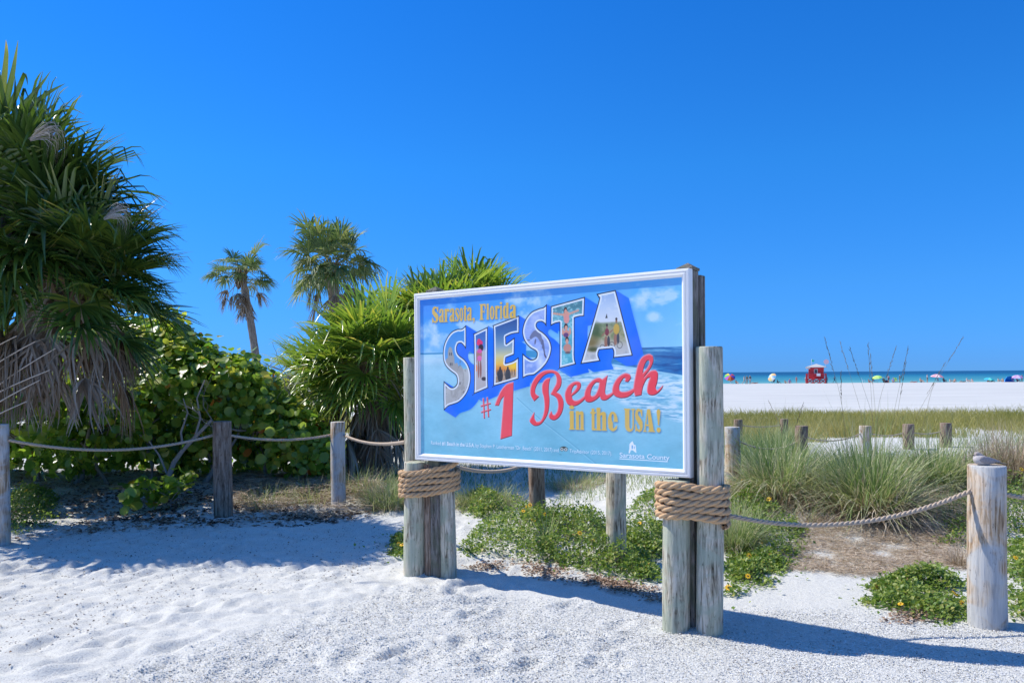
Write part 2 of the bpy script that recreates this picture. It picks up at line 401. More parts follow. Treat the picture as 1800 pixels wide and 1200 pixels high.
    comp(sea*np.clip((30-np.abs(YY-hY-40))/30, 0, 1)*np.clip(0.3-XX/TW, 0, 1)*3, S(225, 238, 248), 0.55)
    def line(pts, wd, col, al=1.0):
        p = W(pts); polys = []
        for a, b in zip(p[:-1], p[1:]):
            d = (b-a)/max(np.linalg.norm(b-a), 1e-6); n_ = np.array([-d[1], d[0]])*wd/2
            polys.append(orient(np.array([a-n_-d*wd*.3, b-n_+d*wd*.3, b+n_+d*wd*.3, a+n_-d*wd*.3])))
        comp(full(fill(polys)), col, al)
    for o, cc in ((0, S(78, 150, 178)), (3, S(168, 214, 228))):
        line([(910, 700+o), (950, 737+o), (1005, 780+o), (1050, 817+o)], 3, cc, 0.55)
    comp(np.clip((YY/TH-0.955)*14, 0, 1), S(110, 180, 205), 0.4)
    c4 = lambda L: [(760+x/5.455, 510+y/5.455) for x, y in L]
    c5 = lambda L: [(940+x/6.665, 500+y/6.665) for x, y in L]
    bb = lambda L: [(840+x/5.294, 600+y/5.294) for x, y in L]
    c1 = lambda L: [(700+x/2.857, 440+y/2.857) for x, y in L]
    letters = {
     'S1': c4([(339, 342), (340, 480), (337, 575), (318, 545), (290, 517), (262, 522), (248, 560), (252, 600), (275, 635), (320, 670), (355, 720), (375, 780), (381, 850), (370, 925), (345, 990), (310, 1040), (265, 1082), (215, 1102), (165, 1120), (122, 1162), (120, 1000), (122, 878), (150, 905), (190, 938), (222, 935), (247, 905), (250, 860), (235, 820), (190, 785), (150, 745), (126, 700), (117, 640), (120, 570), (135, 510), (165, 450), (205, 405), (255, 382), (300, 378)]),
     'I': c4([(402, 430), (553, 357), (545, 400), (543, 890), (556, 940), (390, 1012), (411, 960), (412, 470)]),
     'E': c4([(583, 350), (847, 250), (845, 418), (775, 430), (718, 456), (720, 522), (802, 460), (797, 625), (718, 655), (712, 708), (785, 685), (838, 648), (836, 858), (583, 932), (598, 890), (600, 400)]),
     'S2': c5([(157, 238), (150, 505), (125, 465), (85, 445), (45, 460), (35, 495), (60, 535), (110, 570), (160, 620), (195, 680), (209, 760), (190, 850), (150, 930), (90, 1000), (30, 1050)])+c4([(982, 820), (925, 828), (875, 852), (875, 610), (920, 652), (960, 672), (1000, 658), (1014, 620), (1000, 590), (950, 560), (905, 510), (880, 450), (877, 380), (905, 290), (960, 220), (1020, 190)])+c5([(75, 288), (120, 275)]),
     'T': c5([(203, 265), (601, 155), (590, 382), (540, 385), (478, 402), (476, 700), (475, 860), (492, 942), (276, 997), (298, 950), (304, 455), (245, 470), (198, 497)]),
     'A': c5([(733, 122), (958, 76), (1152, 842), (923, 870), (928, 800), (915, 760), (765, 775), (750, 830), (777, 905), (543, 940), (750, 240), (757, 165)]),
    }
    off = np.array([21.0, 13.0]); ext = np.zeros((TH, TW), np.float32); faces = {}
    for k, L in letters.items():
        faces[k] = np.clip(full(fill([pp(L)])), 0, 1)
        for s in np.linspace(0, 1, 40):
            o = off*s*(1.08 if k in 'TA' else 0.95); ext = np.maximum(ext, full(fill([pp(np.array(L)+o)])))
    comp(np.roll(np.roll(blur(ext, 5), 3, 0), 3, 1), S(30, 90, 160), 0.35)
    shade = np.clip(0.5+0.5*np.sin(XX/TW*38+YY/TH*9), 0, 1)
    ecol = S(10, 108, 236)*(1-shade[..., None]*0.35)+S(28, 140, 255)*shade[..., None]*0.35
    img = img*(1-ext[..., None])+ecol*ext[..., None]
    def pic(k, f):
        nonlocal img
        m = faces[k]; comp(m, S(18, 22, 30)); w_ = erode(m, 4.2); comp(w_, S(232, 238, 244)); i_ = erode(m, 12.5)
        ys, xs = np.where(m > 0.5); bx = (xs.min(), ys.min(), xs.max(), ys.max())
        u = (XX-bx[0])/(bx[2]-bx[0]); v = (YY-bx[1])/(bx[3]-bx[1])
        keep = img.copy(); f(u, v); img = keep*(1-i_[..., None])+img*i_[..., None]
    def sm(a, b, x): t_ = np.clip((x-a)/(b-a), 0, 1); return t_*t_*(3-2*t_)
    def grad(v, stops):
        nonlocal img
        img = np.stack([np.interp(v, [s[0] for s in stops], [s[1][c] for s in stops]) for c in range(3)], -1).astype(np.float32)
    def blob(u, v, cx, cy, rx, ry, col, soft=0.15, rot=0.0):
        du, dv = u-cx, v-cy; c_, s_ = math.cos(rot), math.sin(rot)
        d = np.hypot((du*c_+dv*s_)/rx, (-du*s_+dv*c_)/ry); comp(np.clip((1-d)/soft, 0, 1), col)
    def castle(u, v):
        grad(v, [(0, S(60, 140, 215)), (0.45, S(95, 165, 225)), (0.5, S(120, 190, 215)), (0.52, S(190, 190, 185)), (1, S(175, 172, 168))])
        n_ = fb(22, 1, 1, 4, 21)
        for cx, cy, rx, ry in ((0.27, 0.34, 0.10, 0.10), (0.30, 0.42, 0.13, 0.12), (0.33, 0.53, 0.19, 0.12), (0.17, 0.46, 0.09, 0.09), (0.50, 0.50, 0.07, 0.07), (0.62, 0.62, 0.16, 0.16), (0.55, 0.78, 0.3, 0.13)):
            blob(u, v, cx, cy, rx, ry, S(166, 163, 158), 0.12)
        comp(sm(0.5, 0.6, v)*np.clip(0.5+n_*2, 0, 1), S(205, 202, 198), 0.6); comp(np.clip(n_*3-0.7, 0, 1)*sm(0.3, 0.5, v), S(110, 108, 108), 0.7)
        for cx, cy in ((0.25, 0.33), (0.31, 0.33), (0.27, 0.45), (0.33, 0.45)): blob(u, v, cx, cy, 0.018, 0.022, S(60, 62, 70))
    def walker(u, v):
        grad(v, [(0, S(40, 90, 170)), (0.3, S(95, 135, 195)), (0.36, S(195, 190, 195)), (1, S(190, 178, 172))])
        blob(u, v, 0.48, 0.24, 0.20, 0.045, S(236, 60, 110)); blob(u, v, 0.44, 0.215, 0.12, 0.04, S(236, 60, 110))
        blob(u, v, 0.55, 0.31, 0.17, 0.06, S(52, 36, 50), 0.3)
        blob(u, v, 0.47, 0.40, 0.15, 0.09, S(180, 120, 110)); blob(u, v, 0.47, 0.36, 0.16, 0.03, S(232, 90, 160)); blob(u, v, 0.46, 0.465, 0.15, 0.045, S(235, 110, 170))
        blob(u, v, 0.40, 0.62, 0.055, 0.14, S(165, 105, 92)); blob(u, v, 0.53, 0.62, 0.055, 0.14, S(150, 92, 82)); blob(u, v, 0.30, 0.44, 0.035, 0.10, S(175, 112, 100))
        blob(u, v, 0.24, 0.60, 0.09, 0.06, S(250, 130, 60)); blob(u, v, 0.72, 0.76, 0.16, 0.03, S(60, 50, 58))
    def sunset(u, v):
        grad(v, [(0, S(30, 70, 135)), (0.2, S(55, 105, 165)), (0.42, S(140, 165, 180)), (0.55, S(215, 205, 150)), (0.66, S(245, 195, 80)), (0.74, S(235, 140, 40)), (0.80, S(190, 150, 110)), (1, S(120, 105, 95))])
        blob(u, v, 0.80, 0.70, 0.35, 0.09, S(255, 205, 50), 0.8); n_ = fb(14, 1, 2, 3, 31)
        comp(sm(0.76, 0.80, v)*np.clip(0.4+n_*2, 0, 1), S(200, 180, 160), 0.6)
        for cx in (0.30, 0.58):
            blob(u, v, cx, 0.83, 0.11, 0.10, S(42, 42, 48)); blob(u, v, cx, 0.735, 0.035, 0.035, S(30, 26, 30)); blob(u, v, cx, 0.93, 0.09, 0.02, S(36, 34, 38))
        for x in np.arange(0.1, 0.95, 0.09): blob(u, v, x, 0.79, 0.012, 0.05, S(60, 56, 60))
    def dolphin(u, v):
        grad(v, [(0, S(165, 185, 230)), (0.45, S(160, 180, 235)), (1, S(130, 160, 220))])
        n_ = fb(26, 1, 1.6, 4, 41); comp(np.clip(n_*2, 0, 1), S(195, 208, 240), 0.7); comp(np.clip(-n_*2-0.2, 0, 1), S(112, 140, 205), 0.5)
        blob(u, v, 0.62, 0.78, 0.2, 0.16, S(215, 225, 245), 0.9)
        for k in range(12):
            t_ = k/11.0; cx = 0.30+0.42*t_; cy = 0.44-0.07*math.sin(t_*PI*0.9)+0.16*t_**3+(0.12 if k > 10 else 0)*0
            blob(u, v, cx, cy, 0.055+0.035*math.sin(PI*min(t_*1.1, 1)), 0.03+0.022*math.sin(PI*min(t_*1.1, 1)), S(112, 118, 150), 0.3)
        for k in range(8):
            t_ = k/7.0; blob(u, v, 0.70+0.07*t_, 0.50+0.17*t_, 0.045-0.02*t_, 0.03, S(98, 104, 138), 0.3)
        blob(u, v, 0.22, 0.475, 0.06, 0.012, S(118, 122, 150)); blob(u, v, 0.62, 0.37, 0.05, 0.03, S(92, 96, 130), 0.3, 0.7); blob(u, v, 0.79, 0.70, 0.06, 0.022, S(90, 80, 105), 0.3, 0.6)
        blob(u, v, 0.45, 0.50, 0.03, 0.05, S(100, 104, 138), 0.3, 0.5)
    def swimmers(u, v):
        grad(v, [(0, S(90, 150, 160)), (0.12, S(70, 125, 135)), (0.25, S(110, 175, 185)), (1, S(80, 185, 200))])
        n_ = fb(14, 1, 1.6, 4, 51); comp(np.clip(n_*2.4, 0, 1), S(165, 220, 225), 0.7); comp(np.clip(-n_*2.2-0.2, 0, 1), S(45, 130, 155), 0.5)
        sk = S(222, 158, 135)
        for k in range(14):
            t_ = k/13.0; blob(u, v, 0.10+0.70*t_, 0.20+0.045*(1-abs(2*t_-1))-0.02*t_, 0.035, 0.022, sk, 0.4)
        blob(u, v, 0.46, 0.23, 0.10, 0.06, sk); blob(u, v, 0.47, 0.29, 0.09, 0.07, S(228, 150, 140)); blob(u, v, 0.44, 0.17, 0.055, 0.05, S(60, 38, 32)); blob(u, v, 0.445, 0.185, 0.045, 0.04, sk)
        blob(u, v, 0.45, 0.40, 0.06, 0.05, S(58, 36, 32)); blob(u, v, 0.455, 0.415, 0.048, 0.038, sk)
        blob(u, v, 0.46, 0.50, 0.11, 0.06, S(215, 150, 135)); blob(u, v, 0.45, 0.515, 0.08, 0.035, S(105, 70, 120)); blob(u, v, 0.36, 0.46, 0.03, 0.06, sk, 0.3, 0.3); blob(u, v, 0.57, 0.46, 0.03, 0.06, sk, 0.3, -0.3)
        blob(u, v, 0.48, 0.585, 0.055, 0.05, S(62, 40, 36)); blob(u, v, 0.48, 0.605, 0.045, 0.04, sk)
        blob(u, v, 0.49, 0.70, 0.125, 0.065, S(205, 140, 122)); blob(u, v, 0.50, 0.765, 0.10, 0.02, S(110, 85, 85), 0.4)
    def cyclists(u, v):
        grad(v, [(0, S(150, 178, 215)), (0.2, S(190, 208, 228)), (0.42, S(222, 226, 230)), (0.45, S(140, 150, 120)), (0.6, S(175, 165, 120)), (0.78, S(196, 192, 186)), (1, S(210, 208, 205))])
        n_ = fb(20, 1, 1.3, 4, 61); comp(sm(0.42, 0.48, v)*sm(0.75, 0.6, v)*np.clip(0.5+n_*2, 0, 1), S(96, 118, 60), 0.7)
        blob(u, v, 0.30, 0.55, 0.16, 0.16, S(70, 92, 48), 0.7); blob(u, v, 0.22, 0.70, 0.20, 0.13, S(130, 112, 62), 0.8); blob(u, v, 0.25, 0.80, 0.15, 0.05, S(84, 88, 50), 0.7)
        comp(np.clip(n_*3-0.4, 0, 1)*sm(0.7, 0.8, v), S(140, 150, 160), 0.4); comp(np.clip(fb(36, 1, 1.4, 3, 66)*2.5-0.1, 0, 1)*sm(0.35, 0.2, v), S(235, 236, 236), 0.8)
        comp(full(fill([orient(W(c5([(835, 405), (852, 350), (862, 402)])))])), S(40, 48, 52))
        for cx, cy, shirt in ((0.52, 0.565, S(128, 34, 50)), (0.70, 0.53, S(210, 168, 60))):
            r_ = 1.0 if cx < 0.6 else 1.45
            for o in (-0.09, 0.06):
                d = np.hypot((u-cx-o)/0.055, (v-cy-0.22)/0.05); comp(np.clip(1-np.abs(d-0.9)/0.16, 0, 1), S(48, 48, 50), 0.8)
            blob(u, v, cx-0.02, cy+0.14, 0.035, 0.09, S(160, 110, 85)); blob(u, v, cx+0.03, cy+0.13, 0.028, 0.08, S(60, 60, 70))
            blob(u, v, cx, cy, 0.042*r_, 0.055*r_, shirt); blob(u, v, cx, cy-0.075*r_, 0.02, 0.03, S(150, 105, 80)); blob(u, v, cx, cy-0.095*r_, 0.022, 0.02, S(50, 36, 30))
            blob(u, v, cx-0.07*r_, cy+0.03, 0.06, 0.014, S(160, 110, 85), 0.4, -0.6)
    pic('S1', castle); pic('I', walker); pic('E', sunset); pic('S2', dolphin); pic('T', swimmers); pic('A', cyclists)
    # ---- red script
    def red(polys, holes=()):
        m = full(fill([pp(p) for p in polys]))
        for h in holes: m = m*(1-full(fill([pp(h)])))
        comp(blur(dilate(m, 3), 4), S(175, 215, 240), 0.55); comp(np.roll(np.roll(m, 2, 1), 3, 0), S(100, 20, 34)); comp(m, S(250, 72, 84))
        hl = m*(1-np.roll(np.roll(erode(m, 1.5), 2, 1), 3, 0)); comp(hl*m, S(255, 160, 165), 0.8)
    red([bb([(340, 383), (322, 880), (215, 914), (250, 512), (225, 545), (203, 600), (166, 600), (190, 535), (230, 455), (280, 402)])])
    def stroke(p, wd):
        a, b = [np.array(q, float) for q in p]; d = (b-a)/np.linalg.norm(b-a); n_ = np.array([-d[1], d[0]])*wd/2
        return [tuple(a-n_), tuple(b-n_), tuple(b+n_), tuple(a+n_)]
    red([bb(stroke(((60, 533), (68, 720)), 12)), bb(stroke(((96, 525), (107, 708)), 12)), bb(stroke(((35, 607), (128, 580)), 11)), bb(stroke(((38, 664), (130, 637)), 11))])
    red([bb([(530, 560), (500, 510), (496, 450), (515, 385), (560, 320), (620, 280), (690, 270), (750, 290), (780, 340), (782, 395), (765, 440), (735, 475), (775, 500), (798, 550), (799, 610), (782, 670), (750, 715), (710, 735), (672, 718), (665, 690), (690, 650), (700, 682), (720, 688), (742, 655), (752, 600), (745, 550), (722, 515), (682, 495), (712, 440), (735, 395), (738, 345), (720, 305), (680, 297), (625, 318), (572, 378), (542, 440), (542, 488), (577, 515)]),
         bb([(680, 342), (668, 400), (664, 470), (670, 530), (668, 600), (655, 670), (625, 730), (585, 775), (535, 787), (500, 765), (488, 735), (532, 660), (530, 715), (550, 752), (585, 745), (610, 700), (625, 620), (620, 530), (605, 470), (608, 400), (640, 355)])])
    red([bb([(815, 520), (820, 470), (850, 415), (900, 380), (945, 378), (962, 400), (955, 440), (920, 480), (878, 510), (885, 540), (910, 555), (950, 545), (1000, 505), (1003, 530), (965, 570), (915, 600), (865, 600), (830, 575)]),
         bb([(995, 530), (1000, 470), (1030, 410), (1080, 360), (1130, 342), (1160, 357), (1210, 318), (1190, 420), (1185, 480), (1200, 502), (1240, 485), (1275, 450), (1280, 470), (1240, 515), (1190, 548), (1150, 543), (1135, 512), (1100, 545), (1050, 568), (1010, 560)]),
         bb([(1252, 450), (1270, 390), (1310, 335), (1370, 300), (1415, 310), (1422, 345), (1395, 380), (1368, 375), (1375, 345), (1355, 345), (1320, 400), (1315, 450), (1340, 472), (1400, 465), (1455, 435), (1460, 465), (1400, 515), (1330, 528), (1280, 512), (1257, 485)]),
         bb([(1462, 512), (1447, 440), (1465, 330), (1490, 220), (1530, 150), (1590, 122), (1626, 138), (1630, 190), (1600, 260), (1560, 310), (1540, 345), (1600, 282), (1650, 270), (1672, 300), (1665, 380), (1650, 430), (1665, 462), (1722, 410), (1700, 452), (1650, 495), (1600, 500), (1572, 472), (1580, 400), (1602, 335), (1570, 350), (1535, 420), (1520, 500)])],
        [bb([(872, 492), (905, 460), (925, 425), (920, 405), (900, 412), (880, 445)]), bb([(1050, 490), (1065, 430), (1100, 385), (1133, 385), (1123, 440), (1095, 500), (1062, 515)]), bb([(1532, 300), (1565, 265), (1595, 210), (1590, 178), (1570, 185), (1545, 235)])])
    # ---- fat condensed gold lettering: glyphs in a unit cell, cap height 1, descending serifs at 0
    def ell(cx, cy, rx, ry, n=22, a0=0, a1=360): return [(cx+rx*math.cos(math.radians(a0+(a1-a0)*k/n)), cy+ry*math.sin(math.radians(a0+(a1-a0)*k/n))) for k in range(n+(0 if a1-a0 >= 360 else 1))]
    def rc(x0, y0, x1, y1): return [(x0, y0), (x1, y0), (x1, y1), (x0, y1)]
    X_ = 0.83
    def glyph(c):
        pos, neg = [], []
        if c in 'iltr':
            hgt = {'i': X_, 'l': 1.0, 't': 0.96, 'r': X_}[c]; w_ = {'i': (0.16, 0.84), 'l': (0.16, 0.84), 't': (0.22, 0.78), 'r': (0.1, 0.56)}[c]
            pos.append(rc(w_[0], 0.02, w_[1], hgt))
            pos.append(rc(w_[0]-0.13, 0.0, w_[1]+0.13, 0.06)) if c != 't' else pos.append(rc(0.3, 0, 1.0, 0.09))
            if c in 'ilr': pos.append([(w_[0]-0.16, hgt-0.09), (w_[1], hgt), (w_[1], hgt-0.1), (w_[0], hgt-0.14)])
            if c == 'i': pos.append(ell(0.5, 0.98, 0.42, 0.085))
            if c == 't': pos.append(rc(-0.02, X_-0.10, 1.02, X_-0.02))
            if c == 'r': pos.append(ell(0.80, X_-0.10, 0.24, 0.10)); pos.append(rc(0.5, X_-0.07, 0.85, X_))
        elif c in 'nh':
            t_ = X_ if c == 'n' else 1.0
            pos += [rc(0.06, 0.02, 0.42, t_), rc(0.58, 0.02, 0.94, X_-0.12), rc(0.0, 0, 0.48, 0.055), rc(0.52, 0, 1.0, 0.055), [(0.0, t_-0.07), (0.42, t_), (0.42, t_-0.1), (0.06, t_-0.12)]]
            pos.append([(0.36, X_-0.10), (0.55, X_-0.01), (0.78, X_), (0.92, X_-0.06), (0.94, X_-0.15), (0.58, X_-0.14), (0.36, X_-0.2)])
        elif c in 'oe':
            pos.append(ell(0.5, X_/2, 0.5, X_/2+0.02)); neg.append(ell(0.5, X_/2, 0.12, X_/2-0.10))
            if c == 'e': neg = [ell(0.5, X_*0.68, 0.12, X_*0.22), [(0.5, 0.12), (0.62, 0.12), (1.1, 0.34), (1.1, 0.40), (0.5, 0.40)]]; pos.append(ell(0.5, 0.2, 0.46, 0.2, 14, 180, 345))
        elif c in 'ad':
            t_ = X_ if c == 'a' else 1.0
            pos += [rc(0.54, 0.02, 0.92, t_-(0.1 if c == 'a' else 0)), rc(0.54, 0.0, 1.04, 0.06)]
            if c == 'a': pos += [[(0.04, 0.66), (0.12, 0.78), (0.34, X_+0.01), (0.62, X_+0.01), (0.84, 0.79), (0.92, 0.7), (0.54, 0.66), (0.52, 0.74), (0.40, 0.74), (0.38, 0.58), (0.12, 0.56)], ell(0.34, 0.2, 0.34, 0.215), [(0.3, 0.38), (0.6, 0.50), (0.6, 0.40), (0.4, 0.34)]]; neg.append(ell(0.47, 0.21, 0.065, 0.12))
            else: pos += [ell(0.36, X_/2, 0.36, X_/2+0.01), [(0.4, t_-0.07), (0.92, t_), (0.92, t_-0.1), (0.5, t_-0.12)]]; neg.append(ell(0.46, X_/2, 0.09, X_/2-0.11))
        elif c in 'sS':
            t_ = X_ if c == 's' else 1.0
            L = [(0.96, .97), (0.96, .66), (0.86, .66), (0.70, .87), (0.50, .90), (0.38, .82), (0.44, .72), (0.80, .56), (0.98, .42), (1.0, .22), (0.88, .06), (0.62, -.02), (0.40, 0.0), (0.22, .05), (0.10, -.01), (0.04, -.01), (0.04, .34), (0.14, .34), (0.28, .14), (0.50, .08), (0.62, .15), (0.60, .25), (0.34, .40), (0.08, .56), (0.02, .76), (0.12, .93), (0.36, 1.02), (0.60, 1.0), (0.78, .95), (0.88, 1.0)]
            pos.append([(x, y*t_) for x, y in L])
        elif c == ',': pos += [ell(0.5, 0.08, 0.45, 0.09), [(0.9, 0.08), (0.85, -0.06), (0.4, -0.18), (0.3, -0.15), (0.6, -0.02), (0.4, 0.05)]]
        elif c == 'F': pos += [rc(0.14, 0.02, 0.52, 1), rc(0.0, 0, 0.66, 0.06), rc(0, 0.94, 1.0, 1.0), [(0.5, 0.97), (1.0, 0.97), (1.0, 0.66), (0.92, 0.66), (0.78, 0.86), (0.5, 0.92)], rc(0.5, 0.48, 0.76, 0.55), rc(0.72, 0.38, 0.80, 0.65)]
        elif c == 'U': pos += [rc(0.08, 0.25, 0.50, 1), rc(0.78, 0.25, 0.92, 1), rc(0, 0.94, 0.58, 1), rc(0.66, 0.94, 1.04, 1), ell(0.5, 0.25, 0.42, 0.27)]; neg += [ell(0.64, 0.26, 0.14, 0.16), rc(0.50, 0.26, 0.78, 0.93)]
        elif c == 'A': pos += [[(0.36, 1.0), (0.62, 1.0), (0.94, 0.02), (0.52, 0.02)], [(0.36, 1.0), (0.44, 1.0), (0.20, 0.02), (0.08, 0.02)], rc(0.0, 0, 0.30, 0.055), rc(0.42, 0, 1.02, 0.055), rc(0.2, 0.26, 0.6, 0.33)]
        elif c == '!': pos += [[(0.1, 0.9), (0.2, 0.98), (0.5, 1.02), (0.8, 0.98), (0.9, 0.9), (0.62, 0.3), (0.38, 0.3)], ell(0.5, 0.1, 0.42, 0.11)]
        return pos, neg
    def gold(items):
        M = np.zeros((TH, TW), np.float32)
        for c, x0, x1, b0, b1, cap in items:         # baseline end points (photo px) and cap height vector
            o = np.array(b0, float); ex = np.array(b1, float)-o; up = np.array(cap, float); pos, neg = glyph(c)
            f = lambda g: orient(W(np.array([o+ex*(x0+(x1-x0)*x)+up*y for x, y in g])))
            m = full(fill([f(g) for g in pos]))
            for g in neg: m = m*(1-full(fill([f(g)])))
            M = np.maximum(M, m)
        comp(np.roll(np.roll(blur(M, 3), 5, 0), 4, 1), S(40, 80, 130), 0.6); comp(M, S(228, 186, 84))
    slots = [('S', 12, 76), ('a', 80, 128), ('r', 131, 178), ('a', 181, 230), ('s', 234, 271), ('o', 274, 312), ('t', 313, 345), ('a', 348, 394), (',', 398, 424), ('F', 466, 527), ('l', 532, 560), ('o', 564, 611), ('r', 614, 656), ('i', 659, 686), ('d', 690, 749), ('a', 754, 817)]
    a0, a1 = 12, 817
    gold([(c, (p-a0)/(a1-a0), (q-a0)/(a1-a0), c4([(12, 322)])[0], c4([(817, 274)])[0], (0.3, -28.0)) for c, p, q in slots])
    slots = [('i', 850, 905), ('n', 911, 992), ('t', 1050, 1098), ('h', 1101, 1200), ('e', 1210, 1302), ('U', 1360, 1458), ('S', 1460, 1532), ('A', 1534, 1642), ('!', 1655, 1700)]
    gold([(c, (p-850)/850, (q-850)/850, bb([(850, 826)])[0], bb([(1700, 850)])[0], (0, -40.0)) for c, p, q in slots])
    # ---- small white print, from Blender's own built-in letters
    def text(s, x0, y0, x1, y1, hgt, bold=0.0, col=S(238, 244, 250), al=0.95):
        cu = bpy.data.curves.new('t', 'FONT'); cu.body = s; cu.offset = bold; o = bpy.data.objects.new('t', cu); C.objects.link(o)
        bpy.context.view_layer.update(); me = o.to_mesh(); V = np.array([v.co[:2] for v in me.vertices]); me.calc_loop_triangles()
        T_ = [V[list(t_.vertices)] for t_ in me.loop_triangles]; o.to_mesh_clear(); bpy.data.objects.remove(o); bpy.data.curves.remove(cu)
        mn, mx = V[:, 0].min(), V[:, 0].max(); o_ = np.array([x0, y0]); ex = np.array([x1-x0, y1-y0])
        polys = [orient(W(np.array([o_+ex*(p[0]-mn)/(mx-mn)-np.array([0, hgt])*p[1]/0.7 for p in t_]))) for t_ in T_]
        m = full(fill(polys)); comp(np.roll(np.roll(blur(m, 2), 2, 0), 2, 1), S(40, 90, 130), 0.4); comp(m, col, al)
    bl = lambda x: (x, 782.6+(x-759.5)*0.0575)
    def seg(s, xa, xb, b=0.0): text(s, *bl(xa), *bl(xb), 6.6, b)
    seg('Ranked', 759.5, 776.5); seg('#1 Beach in the U.S.A.', 778.5, 835.5, 0.02); seg('by Stephen P. Leatherman "Dr. Beach" (2011, 2017) and', 837.5, 982.5); seg('TripAdvisor (2015, 2017).', 1001.5, 1075.5)
    for cx in (988.3, 995.0):                          # the round-eyed mark between the two phrases
        for r_, cc in ((3.4, S(60, 70, 66)), (2.7, S(225, 235, 232)), (1.4, S(50, 60, 58))): comp(full(fill([pp(ell(cx, 790.6+(cx-990)*0.06, r_, r_))])), cc)
    comp(full(fill([pp([(984, 788.5), (988, 786), (991.6, 785.4), (995, 786.3), (999.4, 789.2), (995, 788.0), (991.6, 790), (988, 787.6)], False)])), S(60, 70, 66))
    text('Sarasota County', 1088.7, 804.6, 1175.5, 809.2, 8.6, 0.012)
    line([(1088.7, 806.9), (1172, 811.9)], 3.2, S(240, 246, 250)); 
    ic = lambda L: [(1000+x/8.57, 680+y/8.57) for x, y in L]
    comp(full(fill([pp(ic(p), False) for p in ([(893, 1000), (905, 940), (908, 870), (935, 835), (955, 822), (970, 860), (975, 880), (1000, 880), (1005, 930), (1012, 1000), (985, 985), (960, 960), (930, 960), (910, 1010)],)])), S(240, 245, 250))
    comp(full(fill([pp(ic(rc(940, 885, 960, 940)), False), pp(ic(rc(975, 900, 985, 940)), False)])), S(110, 175, 215))
    text('TM', 983.5, 800.6, 987, 800.9, 2.0, 0.0, S(60, 110, 130))
    img = np.clip(img, 0, 1)
    # light fading and dust of the print
    img = img*(1+0.03*fb(300, 1, 1, 3, 71)[..., None])
    im = bpy.data.images.new('sign_print', TW, TH); px = np.ones((TH, TW, 4), np.float32); px[..., :3] = np.clip(img, 0, 1)[::-1]
    im.pixels.foreach_set(px.ravel()); im.pack(); return im

# ------------------------------------------------------------------ the sign
ART = make_sign_art()
def printmat():
    m, n, b = newmat('printed postcard panel'); uv = nd(n, 'UVMap'); im = nd(n, 'TexImage', image=ART, interpolation='Cubic', extension='EXTEND')
    n.links.new(uv.outputs[0], im.inputs[0]); v = coords(n); g = noise(n, v, 3.0, 4)
    c = mixc(n, ramp(n, [(0.4, (0, 0, 0)), (0.8, (0.10,)*3)], g).outputs[0], im.outputs[0], (0.75, 0.78, 0.8))
    n.links.new(c, b.inputs['Base Color']); b.inputs['Roughness'].default_value = 0.42; b.inputs['Specular IOR Level'].default_value = 0.35
    return m
SL = Vector((-0.748, 6.17, 0)); SR = Vector((1.088, 4.863, 0))
SE = (SR-SL).normalized(); SN = Vector((SE.y, -SE.x, 0))          # along the sign; towards the reader
if SN.y > 0: SN = -SN
SW = (SR-SL).length
zLb, zLt, zRb, zRt = 0.940, 2.222, 0.956, 2.236
def SP(u, t, d):
    """u metres along, t 0..1 bottom to top, d metres towards the reader"""
    zb = zLb+(zRb-zLb)*u/SW; zt = zLt+(zRt-zLt)*u/SW
    p = SL+SE*u+SN*d; return Vector((p.x, p.y, zb+(zt-zb)*t))
HH = 1.281; FW = 0.052
sign_base = (SL+SR)/2
sign = empty('billboard_sign', (sign_base.x, sign_base.y, 0), 'white framed postcard billboard reading SIESTA number one Beach on weathered posts', 'sign')
def to_sign(o): o.parent = sign; o.location = Vector(o.location)-Vector((sign_base.x, sign_base.y, 0)); return o
def sign_part(name, mb, mats, smooth=False): return to_sign(mb.build(name, mats))
# printed panel, recessed 14 mm behind the moulding face
b = MB(); f = FW-0.004; ft = f/HH
q = [SP(f, ft, -0.0015), SP(SW-f, ft, -0.0015), SP(SW-f, 1-ft, -0.0015), SP(f, 1-ft, -0.0015)]
fc = b.poly(q); uvl = b.bm.loops.layers.uv.new('UVMap')
for lp, uvc in zip(fc.loops, ((0, 0), (1, 0), (1, 1), (0, 1))): lp[uvl].uv = uvc
me = bpy.data.meshes.new('printed_panel'); b.bm.to_mesh(me); b.bm.free(); me.materials.append(printmat())
to_sign(link('printed_panel', me))
b = MB()
for d0, d1 in ((-0.024, -0.045),):
    p = [SP(0.01, 0.01, d0), SP(SW-0.01, 0.01, d0), SP(SW-0.01, 0.99, d0), SP(0.01, 0.99, d0)]; p2 = [SP(0.01, 0.01, d1), SP(SW-0.01, 0.01, d1), SP(SW-0.01, 0.99, d1), SP(0.01, 0.99, d1)]
    b.poly(p); b.poly(p2[::-1])
    for k in range(4): b.poly([p[k], p2[k], p2[(k+1) % 4], p[(k+1) % 4]])
sign_part('backing_board', b, MT['backing'])
